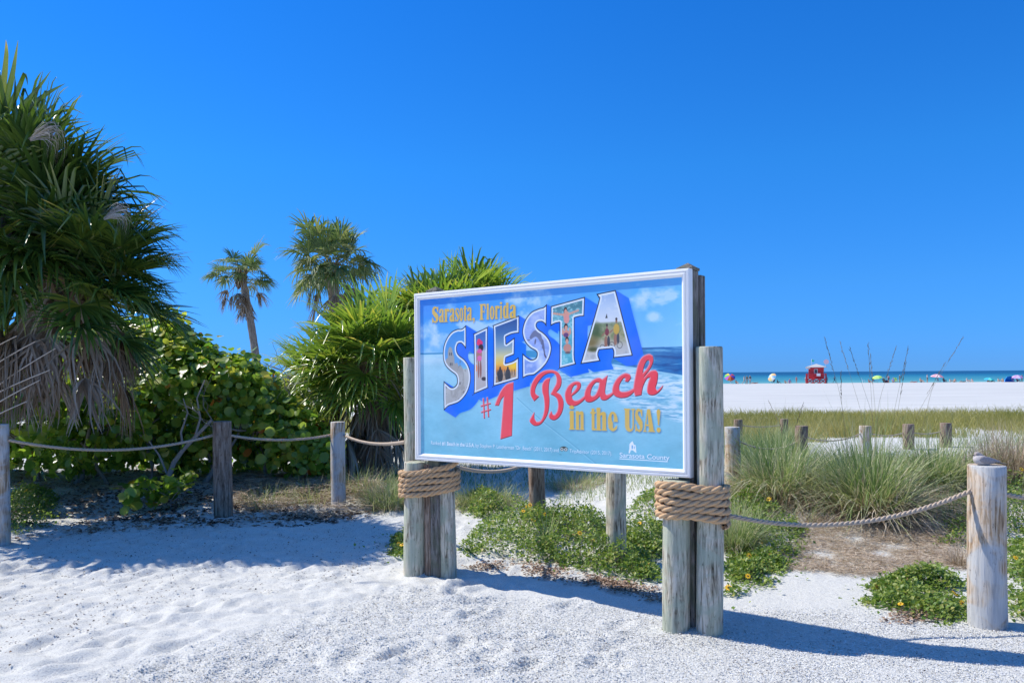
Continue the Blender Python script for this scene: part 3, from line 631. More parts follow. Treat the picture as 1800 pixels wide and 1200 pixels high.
# mitred moulding, stepped profile (distance in from the edge, height towards the reader)
prof = [(0.0, -0.046), (0.0, 0.006), (0.003, 0.012), (0.015, 0.014), (0.019, 0.007), (0.022, 0.007), (0.027, 0.014), (0.036, 0.015), (0.041, 0.006), (0.045, 0.004), (0.050, 0.0005), (0.051, -0.003)]
def corner(side, s, h):
    # rail corners: side 0..3 = BL, BR, TR, TL
    uu = (s, SW-s, SW-s, s)[side]; tt = (s/HH, s/HH, 1-s/HH, 1-s/HH)[side]; return SP(uu, tt, h)
for k in range(4):
    b = MB(); A_ = [b.bm.verts.new(corner(k, s, h)) for s, h in prof]; B_ = [b.bm.verts.new(corner((k+1) % 4, s, h)) for s, h in prof]
    for i in range(len(prof)-1): b.bm.faces.new((A_[i], B_[i], B_[i+1], A_[i+1]))
    b.bm.faces.new(A_); b.bm.faces.new(B_[::-1])
    o = sign_part('frame_rail', b, MT['frame_white'])
def round_post(c, r, z0, z1, m, name='round_post', parent=True, taper=0.03, seed=0, lean=(0, 0)):
    rr = random.Random(seed); seg = 28; n = 14; vs = []; faces = []
    ph = [rr.uniform(0, 6.28) for _ in range(8)]
    for i in range(n+1):
        t = i/n; z = z0+(z1-z0)*t; R = r*(1+taper*(0.5-t))
        if i == n: R *= 0.955; 
        if i == n-1: z = z1-0.008
        for k in range(seg):
            a = 2*PI*k/seg
            q = R*(1+0.018*math.sin(2*a+ph[0]+t*1.5)+0.012*math.sin(3*a+ph[1]+t*4)+0.008*math.sin(5*a+ph[2]-t*7)+0.006*math.sin(9*a+ph[3]+t*3))
            vs.append((q*math.cos(a)+lean[0]*t+0.004*math.sin(t*5+ph[4]), q*math.sin(a)+lean[1]*t+0.004*math.sin(t*4+ph[5]), z))
    vs.append((lean[0], lean[1], z1+0.002))
    F = [(i*seg+k, i*seg+(k+1) % seg, (i+1)*seg+(k+1) % seg, (i+1)*seg+k) for i in range(n) for k in range(seg)]
    T3 = [(n*seg+k, n*seg+(k+1) % seg, len(vs)-1) for k in range(seg)]
    me = mesh_np(name, np.array(vs), [np.array(F), np.array(T3)], m, smooth=True)
    at = me.attributes.new('sharp_face', 'BOOLEAN', 'FACE') if 'sharp_face' not in me.attributes else me.attributes['sharp_face']
    at.data.foreach_set('value', np.concatenate([np.zeros(len(F), bool), np.ones(len(T3), bool)]))
    o = link(name, me); o.location = (c[0], c[1], 0)
    return to_sign(o) if parent else o
SHORT_R = (1.008, 4.925); LONG_R = (1.198, 4.872); SHORT_L = (-0.768, 6.235); SHORT2_L = (-0.530, 6.205); LONG_L = (-0.80, 6.44)
round_post(SHORT_R, 0.083, -0.15, 0.935, MT['post_green'], seed=1); round_post(LONG_R, 0.081, -0.15, 1.757, MT['post_green'], seed=2, lean=(0.012, 0))
round_post(SHORT_L, 0.086, -0.15, 0.915, MT['post_green'], seed=3); round_post(SHORT2_L, 0.082, -0.15, 0.905, MT['post_green'], seed=4); round_post(LONG_L, 0.080, -0.15, 1.735, MT['post_green'], seed=5)
def square_post(c, sz, z1, m=None, pyramid=True, name='square_post'):
    b = MB(); a = math.atan2(SE.y, SE.x); M = Matrix.Rotation(a, 4, 'Z'); h = z1+0.15
    b.box((0, 0, h/2-0.15), (sz[0], sz[1], h), M, 0.006)
    if pyramid:
        b.box((0, 0, z1+0.010), (sz[0]+0.012, sz[1]+0.012, 0.018), M, 0.004)
        v = [M @ Vector((x*sz[0]*0.52, y*sz[1]*0.52, z1+0.018)) for x, y in ((-1, -1), (1, -1), (1, 1), (-1, 1))]; top = Vector((0, 0, z1+0.052))
        for k in range(4): b.poly([v[k], v[(k+1) % 4], top])
    o = b.build(name, m or MT['post_dark']); o.location = (c.x, c.y, 0); return to_sign(o)
pr = SR-SE*0.052-SN*(0.046+0.052); pl = SL+SE*0.13-SN*(0.046+0.052)
square_post(pr, (0.10, 0.10), 2.232); square_post(pl, (0.10, 0.10), 2.228)
square_post(pr-SN*0.092+SE*0.020, (0.085, 0.070), 2.21, MT['post_dark'], False, 'rear_plank'); square_post(SL+SE*0.105-SN*0.0+SN*0.0-SN*0.19, (0.085, 0.07), 2.19, MT['post_dark'], False, 'rear_plank')
square_post(Vector((-0.640, 6.20, 0)), (0.06, 0.09), 0.90, MT['post_brown'], False, 'filler_plank')

# rope: three strands laid round a path
def rope_mesh(path, R, m, name, lay=None, step=None, seg=6, strands=3):
    path = np.asarray(path, float); dl = np.r_[0, np.cumsum(np.linalg.norm(np.diff(path, axis=0), axis=1))]; L = dl[-1]
    step = step or R*0.42; lay = lay or R*7.0; n = max(int(L/step), 8); s = np.linspace(0, L, n)
    p = np.stack([np.interp(s, dl, path[:, k]) for k in range(3)], -1); t = np.gradient(p, axis=0); t /= np.linalg.norm(t, axis=1)[:, None]
    a = np.cross(t, [0, 0, 1.0]); a /= np.linalg.norm(a, axis=1)[:, None]; bb_ = np.cross(a, t)
    V = []; F = []; base = 0
    for k in range(strands):
        ph = 2*PI*s/lay+2*PI*k/strands; c = p+(a*np.cos(ph)[:, None]+bb_*np.sin(ph)[:, None])*R*0.50
        rs = R*0.56
        for j in range(seg):
            th = 2*PI*j/seg; V.append(c+(a*math.cos(th)+bb_*math.sin(th))*rs)
        i = np.arange(n-1)
        for j in range(seg):
            j2 = (j+1) % seg; F.append(np.stack([base+j*n+i, base+j*n+i+1, base+j2*n+i+1, base+j2*n+i], -1))
        base += seg*n
    return mesh_np(name, np.concatenate(V), [np.concatenate(F)], m, smooth=True)
def hull_path(circ, grow):
    """closed convex path round circles"""
    pts = []
    for (x, y), r in circ:
        for k in range(72): a = 2*PI*k/72; pts.append((x+(r+grow)*math.cos(a), y+(r+grow)*math.sin(a)))
    pts = sorted(set(pts)); lo = []; up = []
    cr = lambda o, a, b: (a[0]-o[0])*(b[1]-o[1])-(a[1]-o[1])*(b[0]-o[0])
    for p in pts:
        while len(lo) > 1 and cr(lo[-2], lo[-1], p) <= 0: lo.pop()
        lo.append(p)
    for p in pts[::-1]:
        while len(up) > 1 and cr(up[-2], up[-1], p) <= 0: up.pop()
        up.append(p)
    h = np.array(lo[:-1]+up[:-1]+[lo[0]]); d = np.r_[0, np.cumsum(np.linalg.norm(np.diff(h, axis=0), axis=1))]
    s = np.linspace(0, d[-1], 161)[:-1]; return np.stack([np.interp(s, d, h[:, k]) for k in range(2)], -1)
def wrap(circ, R, z0, z1, turns, name, start=0.0, tail=None, tilt=0.0, tiltdir=(1, 0)):
    h = hull_path(circ, R*0.98); N = len(h); n = int(turns*N); P_ = []
    i0 = int(start*N); cx = h.mean(0)
    for i in range(n+1):
        q = h[(i0+i) % N]; z = z0+(z1-z0)*i/n + 0.006*math.sin(i*0.11)
        z += tilt*((q-cx) @ np.array(tiltdir)); P_.append((q[0], q[1], z))
    if tail: P_ += tail(P_[-1])
    return to_sign(link(name, rope_mesh(P_, R, MT['rope'], name)))
r1 = [((SHORT_R), 0.083), ((LONG_R), 0.081)]; r2 = [((SHORT_L), 0.086), ((SHORT2_L), 0.082)]
wrap(r1, 0.0248, 0.690, 0.915, 5.05, 'rope_wrap', 0.42, tilt=-0.09, tiltdir=(1, 0))
wrap(r2, 0.0228, 0.662, 0.862, 4.75, 'rope_wrap', 0.62, tail=lambda p: [(p[0]+0.05, p[1]+0.0, p[2]+0.02), (p[0]+0.09, p[1]+0.03, p[2]+0.045)], tilt=0.10)

# ------------------------------------------------------------------ fence posts and the ropes strung between them
POSTS = {}
def fence_post(key, px, wpx, d, top_py, label, m, seed, group='rope fence posts'):
    top = P(px, top_py, d); r = wpx/FPX*d/2; g = gzf(top.x, d)
    o = round_post((top.x, d), r, g-0.2, top.z, m, 'fence_post', False, 0.02, seed)
    tag(o, label, 'post', group); POSTS[key] = (top.x, d, top.z, r, g); return o
fence_post('R', 1734, 61, 5.06, 817, 'thick bleached log post with a bird on its top', MT['post_tan'], 11)
fence_post('L0', 1, 28, 7.55, 745, 'brown grained post cut by the left edge of the picture', MT['post_tan'], 12)
fence_post('L1', 391, 32, 8.9, 740, 'dark grey post in shade in front of the sea grape shrub', MT['post_brown'], 13)
fence_post('L2', 594, 25, 9.35, 741, 'slim tan post half in sun between shrub and palm thicket', MT['post_tan'], 14)
fence_post('B1', 943, 28, 8.3, 788, 'brown post seen under the middle of the sign board', MT['post_brown'], 15)
fence_post('B2', 1083, 35, 6.75, 775, 'pale grey post seen under the right half of the sign board', MT['post_green'], 16)
fence_post('M1', 1287, 27, 9.6, 750, 'short tan post just right of the tall sign post', MT['post_tan'], 17)
fence_post('M2', 1297, 15, 14.2, 737, 'narrow grey post behind the short tan one beside the sign', MT['post_brown'], 18)
fence_post('M3', 1378, 14, 14.6, 736, 'narrow brown grey post behind the left grass clump', MT['post_brown'], 19)
fence_post('M4', 1409, 22, 11.8, 748, 'dark topped post sunk in the left grass clump', MT['post_brown'], 20)
fence_post('M5', 1521, 20, 13.0, 748, 'post behind the stems of the tallest grass clump', MT['post_tan'], 21)
fence_post('M6', 1597, 19, 13.6, 745, 'grey post just right of the tallest grass clump', MT['post_brown'], 22)
fence_post('M7', 1662, 19, 13.8, 743, 'stubby grey post right of the tallest grass clump by the yellow grass field', MT['post_brown'], 23)
def strung(a, b, R, label, mid=None, drop=0.12, step=None, name='fence_rope'):
    a = Vector(a); b = Vector(b); pts = []
    for i in range(41):
        t = i/40; p = a.lerp(b, t); p.z -= drop*4*t*(1-t); pts.append(p)
    o = link(name, rope_mesh([tuple(p) for p in pts], R, MT['rope_thin'], name, step=step, seg=6)); tag(o, label, 'rope', 'thin ropes strung between the posts'); return o
def pside(k, z, side): x, y, t, r, g = POSTS[k]; return (x+side*r*0.9, y, z)
def zpx(py, d, px=900): return P(px, py, d).z
strung((LONG_R[0]+0.075, LONG_R[1]+0.02, zpx(903, 4.87, 1280)), pside('R', zpx(862, 5.06, 1705), -1), 0.0150, 'sagging pale rope between the sign and the thick bleached post', drop=0.135)
strung(pside('R', zpx(867, 5.06, 1765), 1), (4.6, 5.4, 0.93), 0.0150, 'short piece of rope leaving the thick bleached post to the right', drop=0.12)
strung(pside('L0', zpx(773, 7.55, 14), 1), pside('L1', zpx(764, 8.9, 375), -1), 0.0155, 'long sagging rope in front of the dark shrub at the far left', drop=0.13, step=0.012)
strung(pside('L1', zpx(765, 8.9, 407), 1), pside('L2', zpx(764, 9.35, 582), -1), 0.0155, 'rope between the dark post and the slim tan post', drop=0.055, step=0.012)
strung(pside('L2', zpx(765, 9.35, 606), 1), (LONG_L[0]-0.07, LONG_L[1]+0.03, zpx(776, 6.5, 718)), 0.0155, 'rope from the slim tan post to the left end of the sign', drop=0.05, step=0.012)
strung((SHORT2_L[0]+0.06, 6.28, zpx(818, 6.28, 800)), pside('B1', zpx(812, 8.3, 930), -1), 0.0155, 'rope sagging just below the bottom edge of the sign', drop=0.07, step=0.012)
strung(pside('M1', zpx(778, 9.6), 1), pside('M4', zpx(780, 11.8), -1), 0.013, 'rope reaching from the short tan post into the left grass clump', drop=0.10, step=0.02)
strung(pside('M2', zpx(750, 14.2), 1), pside('M3', zpx(750, 14.6), -1), 0.012, 'thin rope between the two narrow posts beside the sign', drop=0.03, step=0.02)
strung(pside('M4', zpx(772, 11.8), 1), pside('M5', zpx(766, 13.0), -1), 0.012, 'rope over the white sand behind the grass clumps', drop=0.08, step=0.02)
strung(pside('M5', zpx(766, 13.0), 1), pside('M6', zpx(765, 13.6), -1), 0.012, 'rope behind the stems of the tallest grass clump', drop=0.04, step=0.02)
strung(pside('M6', zpx(765, 13.6), 1), pside('M7', zpx(763, 13.8), -1), 0.012, 'short rope between the last two grey posts of the far row', drop=0.03, step=0.02)

# ------------------------------------------------------------------ the dove on the thick post
def dove():
    x, y, t, r, g = POSTS['R']; base = Vector((x-0.02, y-0.01, t+0.002))
    root = empty('dove', base, 'small grey brown dove resting on top of the thick bleached post', 'bird')
    mb = plain('grey brown plumage', (0.36, 0.31, 0.29), 0.8, 0.3, 60, 0.3); mw = plain('speckled wing plumage', (0.30, 0.27, 0.27), 0.8, 0.45, 90, 0.3); mt = plain('dark tail plumage', (0.16, 0.14, 0.13), 0.8); mk = plain('black eye and bill', (0.02, 0.02, 0.02), 0.3); mpale = plain('pale breast', (0.50, 0.46, 0.44), 0.8, 0.15)
    def loft(st, m, name, seg=16, par=root):
        V = []; n = len(st)
        for (cx, cz, ry, rz) in st:
            for k in range(seg): a = 2*PI*k/seg; V.append((cx, ry*math.cos(a), cz+rz*math.sin(a)))
        F = [(i*seg+k, i*seg+(k+1) % seg, (i+1)*seg+(k+1) % seg, (i+1)*seg+k) for i in range(n-1) for k in range(seg)]
        return link(name, mesh_np(name, np.array(V), [np.array(F)], m, smooth=True), par)
    # body: breast at -x, head drawn down and turned back, tail to +x
    loft([(-0.066, 0.036, 0.001, 0.001), (-0.062, 0.036, 0.014, 0.016), (-0.052, 0.036, 0.024, 0.027), (-0.035, 0.034, 0.031, 0.033), (-0.010, 0.030, 0.033, 0.033), (0.018, 0.026, 0.029, 0.026), (0.042, 0.023, 0.020, 0.017), (0.060, 0.021, 0.012, 0.010), (0.070, 0.020, 0.001, 0.001)], mpale, 'body')
    loft([(-0.060, 0.060, 0.001, 0.001), (-0.058, 0.064, 0.009, 0.010), (-0.050, 0.067, 0.0145, 0.0155), (-0.040, 0.067, 0.0155, 0.016), (-0.030, 0.063, 0.014, 0.016), (-0.018, 0.055, 0.016, 0.018), (-0.005, 0.048, 0.015, 0.014), (0.005, 0.044, 0.001, 0.001)], mb, 'head')
    b = MB(); b.rings([(-0.056, 0, 0.064), (-0.066, 0, 0.062), (-0.073, 0, 0.058)], [0.0035, 0.0026, 0.0006], 6); b.build('bill', mk, root)
    for s in (-1, 1):
        b = MB(); bmesh.ops.create_uvsphere(b.bm, u_segments=8, v_segments=6, radius=0.0022); o = b.build('eye', mk, root); o.location = (-0.049, s*0.0135, 0.070)
        st = []; V = []; seg = 10
        prof_ = [(-0.040, 0.036, 0.002), (-0.030, 0.038, 0.020), (-0.010, 0.036, 0.026), (0.020, 0.033, 0.022), (0.050, 0.029, 0.014), (0.085, 0.024, 0.005), (0.092, 0.023, 0.001)]
        for cx, cz, hh in prof_:
            for k in range(seg): a = 2*PI*k/seg; V.append((cx, s*(0.0275-0.18*max(cx, 0)+0.0065*math.cos(a)), cz+hh*math.sin(a)*0.95))
        F = [(i*seg+k, i*seg+(k+1) % seg, (i+1)*seg+(k+1) % seg, (i+1)*seg+k) for i in range(len(prof_)-1) for k in range(seg)]
        link('wing', mesh_np('wing', np.array(V), [np.array(F)], mw, smooth=True), root)
        b = MB(); b.rings([(-0.005, s*0.012, 0.012), (-0.008, s*0.012, 0.001)], 0.003, 6); b.rings([(-0.022, s*0.012, 0.002), (0.002, s*0.012, 0.002)], 0.0022, 5); b.build('foot', mt, root)
    loft([(0.050, 0.022, 0.014, 0.008), (0.085, 0.015, 0.013, 0.004), (0.125, 0.008, 0.010, 0.003), (0.135, 0.006, 0.001, 0.001)], mt, 'tail')
    root.scale = (1.0, 1.0, 1.0); root.rotation_euler = (0, 0, math.radians(-8))
dove()

# ------------------------------------------------------------------ plants
def hrot(v, a):
    c, s = np.cos(a), np.sin(a); return np.stack([v[..., 0]*c-v[..., 1]*s, v[..., 0]*s+v[..., 1]*c, v[..., 2]], -1)
def ribbons(Pt, Wd, S, fold=0.0, N=None):
    """Pt (n,m,3) centre lines, Wd (n,m) half widths, S (n,3)/(n,m,3) side vectors -> V, F, per-vertex ribbon index; fold lifts edges (V section)"""
    n, m = Pt.shape[:2]
    if S.ndim == 2: S = np.repeat(S[:, None], m, 1)
    if fold:
        T = np.gradient(Pt, axis=1); Nn = np.cross(T, S); Nn /= np.maximum(np.linalg.norm(Nn, axis=2, keepdims=True), 1e-9)
        L = Pt-S*Wd[..., None]+Nn*(fold*Wd)[..., None]; R = Pt+S*Wd[..., None]+Nn*(fold*Wd)[..., None]
        V = np.stack([L, Pt, R], 2).reshape(-1, 3); k = 3
    else:
        V = np.stack([Pt-S*Wd[..., None], Pt+S*Wd[..., None]], 2).reshape(-1, 3); k = 2
    b = (np.arange(n)[:, None]*m+np.arange(m-1)[None]).ravel()*k; F = []
    for j in range(k-1): F.append(np.stack([b+j, b+j+1, b+k+j+1, b+k+j], -1))
    return V, np.concatenate(F), np.repeat(np.arange(n), m*k)
def tube_np(pts, rad, seg=5):
    pts = np.asarray(pts, float); t = np.gradient(pts, axis=0); t /= np.linalg.norm(t, axis=1)[:, None]
    ref = np.array([0, 1.0, 0]) if abs(t[0][1]) < 0.9 else np.array([1.0, 0, 0]); a = np.cross(t, ref); a /= np.linalg.norm(a, axis=1)[:, None]; b = np.cross(t, a)
    rad = np.broadcast_to(rad, len(pts)); V = []
    for j in range(seg): th = 2*PI*j/seg; V.append(pts+(a*math.cos(th)+b*math.sin(th))*rad[:, None])
    V = np.stack(V, 1).reshape(-1, 3); i = np.arange(len(pts)-1); F = [np.stack([i*seg+j, i*seg+(j+1) % seg, (i+1)*seg+(j+1) % seg, (i+1)*seg+j], -1) for j in range(seg)]
    return V, np.concatenate(F)
GREEN_FAN = [(0.0, (0.03, 0.07, 0.018)), (0.35, (0.065, 0.125, 0.022)), (0.7, (0.12, 0.19, 0.028)), (0.9, (0.25, 0.27, 0.04)), (1.0, (0.40, 0.33, 0.10))]
YELLOW_FAN = [(0.0, (0.07, 0.14, 0.022)), (0.35, (0.15, 0.25, 0.035)), (0.65, (0.27, 0.36, 0.05)), (0.85, (0.46, 0.44, 0.07)), (1.0, (0.58, 0.42, 0.12))]
MT['fan'] = leafmat('palm fan green', GREEN_FAN, 'both', 0.26, 0.22, 1.4, 0.75)
MT['fan_yellow'] = leafmat('sunlit yellow green fan', YELLOW_FAN, 'both', 0.25, 0.38, 1.5, 0.8)
MT['fan_far'] = leafmat('far palm fan green', [(0.0, (0.06, 0.11, 0.03)), (0.5, (0.14, 0.20, 0.06)), (1.0, (0.38, 0.34, 0.14))], 'both', 0.5, 0.3, 1.5, 0.4)
MT['fan_dead'] = leafmat('dead palm fan', [(0.0, (0.13, 0.08, 0.045)), (0.4, (0.27, 0.20, 0.14)), (0.7, (0.36, 0.32, 0.28)), (1.0, (0.56, 0.52, 0.47))], 'both', 0.8, 0.15, 1.2, 0.2)
MT['petiole'] = plain('palm leaf stalk', (0.22, 0.24, 0.08), 0.5, 0.3, 40)
MT['petiole_dry'] = plain('dry palm leaf stalk', (0.42, 0.37, 0.31), 0.7, 0.3, 40)
MT['palm_trunk'] = woodmat('palm trunk', (0.36, 0.31, 0.26), (0.25, 0.21, 0.175), (0.12, 0.10, 0.08))
MT['boots'] = plain('palm leaf bases', (0.16, 0.11, 0.07), 0.9, 0.5, 30, 0.8)
MT['bark'] = plain('grey shrub bark', (0.27, 0.24, 0.21), 0.85, 0.35, 60, 0.6)
def frond_mesh(name, el, Lp, R, nb=34, spread=125, droop=0.25, dead=False, seed=0, m=None, mp=None, wid=0.5, M=7):
    r = np.random.RandomState(seed); el = math.radians(el)
    d = np.array([math.cos(el), 0, math.sin(el)]); s = np.array([0, 1.0, 0]); nrm = np.array([-math.sin(el), 0, math.cos(el)])
    t = np.linspace(0, 1, 7)[:, None]; pet = d*Lp*t+np.array([0, 0, -1.0])*(0.16+0.2*dead)*Lp*t**2; P0 = pet[-1]
    td = pet[-1]-pet[-2]; td /= np.linalg.norm(td); nn = np.cross(td, s); nn = nn if nn[2] > 0 or dead else -nn
    V0, F0 = tube_np(pet, np.linspace(0.018, 0.010, 7)*R/0.8, 4)
    a = np.radians(np.linspace(-spread, spread, nb))+r.uniform(-0.03, 0.03, nb)
    if dead: a = a*0.5+r.uniform(-0.25, 0.25, nb)
    L = R*(0.66+0.34*np.cos(a*0.62))*r.uniform(0.9, 1.06, nb)
    tt = np.linspace(0.0, 1, M)[None, :, None]
    cup = 0.22+0.25*np.abs(np.sin(a))
    dirs = np.cos(a)[:, None]*td+np.sin(a)[:, None]*s+(cup if not dead else r.uniform(-0.3, 0.3, nb))[:, None]*nn*(1 if not dead else 1)
    dirs /= np.linalg.norm(dirs, axis=1)[:, None]
    dr = droop*r.uniform(0.7, 1.45, nb)*(1+1.2*dead)
    Pt = P0+dirs[:, None]*L[:, None, None]*tt*(1-0.12*dead*tt)
    Pt[..., 2] -= (dr*L)[:, None]*tt[..., 0]**2.2
    kn = r.uniform(0.45, 0.85, nb); ba = np.where(r.rand(nb) < 0.6, r.uniform(0.15, 0.9, nb), 0.0)*(1 if not dead else 1.3)
    ex_ = np.clip(tt[..., 0]-kn[:, None], 0, 1); Pt[..., 2] -= ba[:, None]*L[:, None]*ex_*1.1; Pt -= dirs[:, None]*(ba[:, None]*L[:, None]*ex_*0.45)[..., None]
    arc = np.linalg.norm(np.diff(Pt, axis=1), axis=2).sum(1); Pt = P0+(Pt-P0)*(L/arc)[:, None, None]
    Pt += (s*0.05*R)[None, None]*np.sin(tt*3+r.uniform(0, 6, nb)[:, None, None])*tt*(1+2*dead)
    da = 2*math.radians(spread)/nb; t1 = tt[0, :, 0]
    prof = np.minimum(t1/0.36, 1)*np.clip((1-t1)/0.64, 0.015, 1)**0.75
    w_ = L[:, None]*0.40*math.tan(da/2)*1.15*prof[None]*wid*2*(0.6 if dead else 1); w_ = np.maximum(w_, 0.0012)
    S = -np.sin(a)[:, None]*td+np.cos(a)[:, None]*s; S /= np.linalg.norm(S, axis=1)[:, None]
    V1, F1, idx = ribbons(Pt, w_, S, 0.55 if not dead else 0.8)
    rb = r.uniform(0, 0.55, nb)[idx]; tip = np.repeat(np.tile(t1, nb), 3); rb = np.clip(rb+0.18*(tip > 0.85)+0.12*(tip < 0.12), 0, 1)
    V = np.concatenate([V0, V1]); F = np.concatenate([F0, F1+len(V0)]); mi = np.r_[np.ones(len(F0)), np.zeros(len(F1))]
    return mesh_np(name, V, [F], [m, mp], mi, np.r_[np.zeros(len(V0)), rb])
def make_variants(Lp, R, mset, far=False, seed=0, nb=34, droop=0.28, mm=None):
    m = mm or (MT['fan_far'] if far else MT['fan']); out = {}
    for i, (k, el, dd) in enumerate((('up', 72, 0.06), ('high', 48, 0.10), ('mid', 22, 0.14), ('low', -6, 0.20), ('hang', -34, 0.28))):
        out[k] = [frond_mesh('frond', el+random.uniform(-6, 6), Lp*random.uniform(0.85, 1.1), R*random.uniform(0.9, 1.08), nb, 118, dd*droop/0.28, False, seed+i*7+j, m, MT['petiole'], M=6 if far else 8) for j in range(2 if far else 3)]
    for k, el in (('dead', -42), ('dead2', -72)):
        out[k] = [frond_mesh('dead_frond', el, Lp*0.85, R*0.92, max(16, nb-10), 118, 0.35, True, seed+90+j+int(el), MT['fan_dead'], MT['petiole_dry'], M=7) for j in range(2)]
    return out
def palm(base, top, variants, counts, label, name='palm_tree', tr=(0.15, 0.13), bend=0.0, seed=0, crown_r=0.12, azr=None, group=None, tilt=0.08, trunk=True, skip=None):
    rr = random.Random(seed); base = Vector(base); top = Vector(top)
    root = empty(name, base, label, 'palm tree', group=group)
    if trunk:
        n = 30; pts = []; rad = []
        for i in range(n+1):
            t = i/n; p = base.lerp(top, t)-base; p.x += bend*math.sin(PI*t); p.z -= 0.1*(1-t); pts.append(tuple(p)); R_ = tr[0]+(tr[1]-tr[0])*t; rad.append(R_*(1+(0.05 if i % 2 else -0.02)+rr.uniform(-0.03, 0.03)+0.35*math.exp(-t*14)))
        V, F = tube_np(pts, np.array(rad), 14); link('trunk', mesh_np('trunk', V, [F], MT['palm_trunk'], smooth=True), root)
        b = MB()                                          # old leaf bases round the top of the trunk
        for i in range(34):
            a = i*2.39996; h = -0.05-0.55*(i/34); c = top-base+Vector((0, 0, h)); o = Vector((math.cos(a), math.sin(a), 0))
            R_ = tr[1]*0.9; b.rings([c+o*R_*0.8, c+o*(R_+0.05)+Vector((0, 0, 0.10)), c+o*(R_+0.10)+Vector((0, 0, 0.22))], [0.045, 0.035, 0.02], 5, smooth=False)
        b.build('leaf_bases', MT['boots'], root)
    i = 0
    for k, n in counts:
        for j in range(n):
            az = i*2.39996+rr.uniform(-0.35, 0.35); i += 1
            if azr: az = azr[0]+(az % (2*PI))/(2*PI)*(azr[1]-azr[0])
            if skip and skip(k, az % (2*PI)): continue
            me = rr.choice(variants[k]); nm = 'dead_frond' if k.startswith('dead') else 'frond'
            o = link(nm, me, root); o.location = top-base+Vector((math.cos(az)*crown_r*0.5, math.sin(az)*crown_r*0.5, rr.uniform(-crown_r*1.4, crown_r)-(0.25*crown_r*4 if k.startswith('dead') else 0)))
            o.rotation_euler = (rr.gauss(0, tilt), rr.gauss(0, tilt), az); s = rr.uniform(0.86, 1.1); o.scale = (s, s, s)
            if nm == 'dead_frond': pass
    return root
# the big fan palm at the left edge
v_near = make_variants(0.76, 0.95, None, seed=100, nb=28)
c0 = P(-15, 395, 8.5)
big = palm((c0.x-0.35, 8.6, gzf(c0.x, 8.6)), c0, v_near, (('up', 20), ('high', 28), ('mid', 30), ('low', 26), ('hang', 12), ('dead', 3)), 'tallest dark fan palm filling the upper left corner', seed=5, tr=(0.2, 0.18), crown_r=0.30, skip=lambda k, az: k != 'up' and abs((az-1.5*PI+PI) % (2*PI)-PI) < 0.75)
v_low = make_variants(0.58, 0.68, None, seed=150, nb=28)
cL = P(118, 488, 8.5)
palm((cL.x-2.1, 8.8, gzf(cL.x-2.1, 8.8)), cL, v_low, (('up', 6), ('high', 12), ('mid', 26), ('low', 26), ('hang', 8), ('dead', 28)), 'lower fan palm with grey shaggy dead skirt just above the sea grape', seed=6, tr=(0.16, 0.15), crown_r=0.26, skip=lambda k, az: k in ('mid', 'low', 'high') and abs((az-1.5*PI+PI) % (2*PI)-PI) < 0.6)
for i_, (sx, sy, ex, ey) in enumerate(((-140, 760, 62, 600), (-120, 790, 98, 612), (-160, 800, 88, 650), (-150, 830, 70, 668), (-170, 850, 48, 705), (-130, 720, 30, 590))):
    a_ = P(sx, sy, 8.5)-big.location; z_ = P(ex, ey, 7.7)-big.location; pts = []
    for k in range(9): t_ = k/8; q_ = a_.lerp(z_, t_); q_.z += 0.10*math.sin(PI*t_); pts.append(tuple(q_))
    V, F = tube_np(pts, np.linspace(0.016, 0.005, 9), 5); link('dry_petiole', mesh_np('dry_petiole', V, [F], MT['petiole_dry'], smooth=True), big)
def spent_flowers(px, py, d, R, n, seed, root):
    r = np.random.RandomState(seed); c = np.array(P(px, py, d)-root.location); t = np.linspace(0, 1, 9)[None]; az = r.uniform(-1.2, 1.6, n); L = R*r.uniform(0.6, 1.1, n)
    Pt = np.stack([c[0]-R*0.6+(L*np.cos(az*0.5))[:, None]*np.sin(t*2.2)*0.8, c[1]+r.normal(0, 0.08, n)[:, None]*t, c[2]+(L*(0.5+0.3*np.sin(az)))[:, None]*np.sin(t*2.6)-L[:, None]*t**2*0.9], -1)+np.cumsum(r.normal(0, R*0.018, (n, 9, 3)), 1)
    V, F, ii = ribbons(Pt, np.full((n, 9), 0.0032)*(1.1-t), np.repeat([[0.3, 0.2, 0.93]], n, 0)); o = link('spent_flower_stalk', mesh_np('spent_flower_stalk', V, [F], MT['fan_dead'], rnd=r.uniform(0.35, 0.8, n)[ii]), root); o['kind'] = 'stuff'
spent_flowers(95, 245, 7.0, 0.34, 46, 3, big); spent_flowers(215, 385, 7.6, 0.28, 36, 4, big)
# the thicket of low palms left of the sign
v_mid = make_variants(0.52, 0.76, None, seed=200, nb=28, mm=MT['fan_yellow'])
c1 = P(655, 640, 11.4); palm((c1.x+0.1, 11.5, gzf(c1.x, 11.5)), c1, v_mid, (('up', 7), ('high', 14), ('mid', 18), ('low', 18), ('hang', 12), ('dead', 12), ('dead2', 10)), 'low bright green fan palm with yellow fronds nearest the left end of the sign', 'low_palm', seed=9, tr=(0.17, 0.16), crown_r=0.26)
c2 = P(765, 575, 13.0); palm((c2.x+0.1, 13.1, gzf(c2.x, 13)), c2, v_mid, (('up', 12), ('high', 18), ('mid', 18), ('low', 12), ('hang', 8), ('dead', 4)), 'fan palm rising behind the top left corner of the sign', 'low_palm', seed=12, tr=(0.17, 0.16), crown_r=0.28)
c2b = P(842, 560, 14.2); palm((c2b.x, 14.3, gzf(c2b.x, 14.3)), c2b, v_mid, (('up', 9), ('high', 14), ('mid', 10), ('low', 6)), 'fan palm tips showing just above the top edge of the sign', 'low_palm', seed=14, tr=(0.15, 0.14), crown_r=0.2)
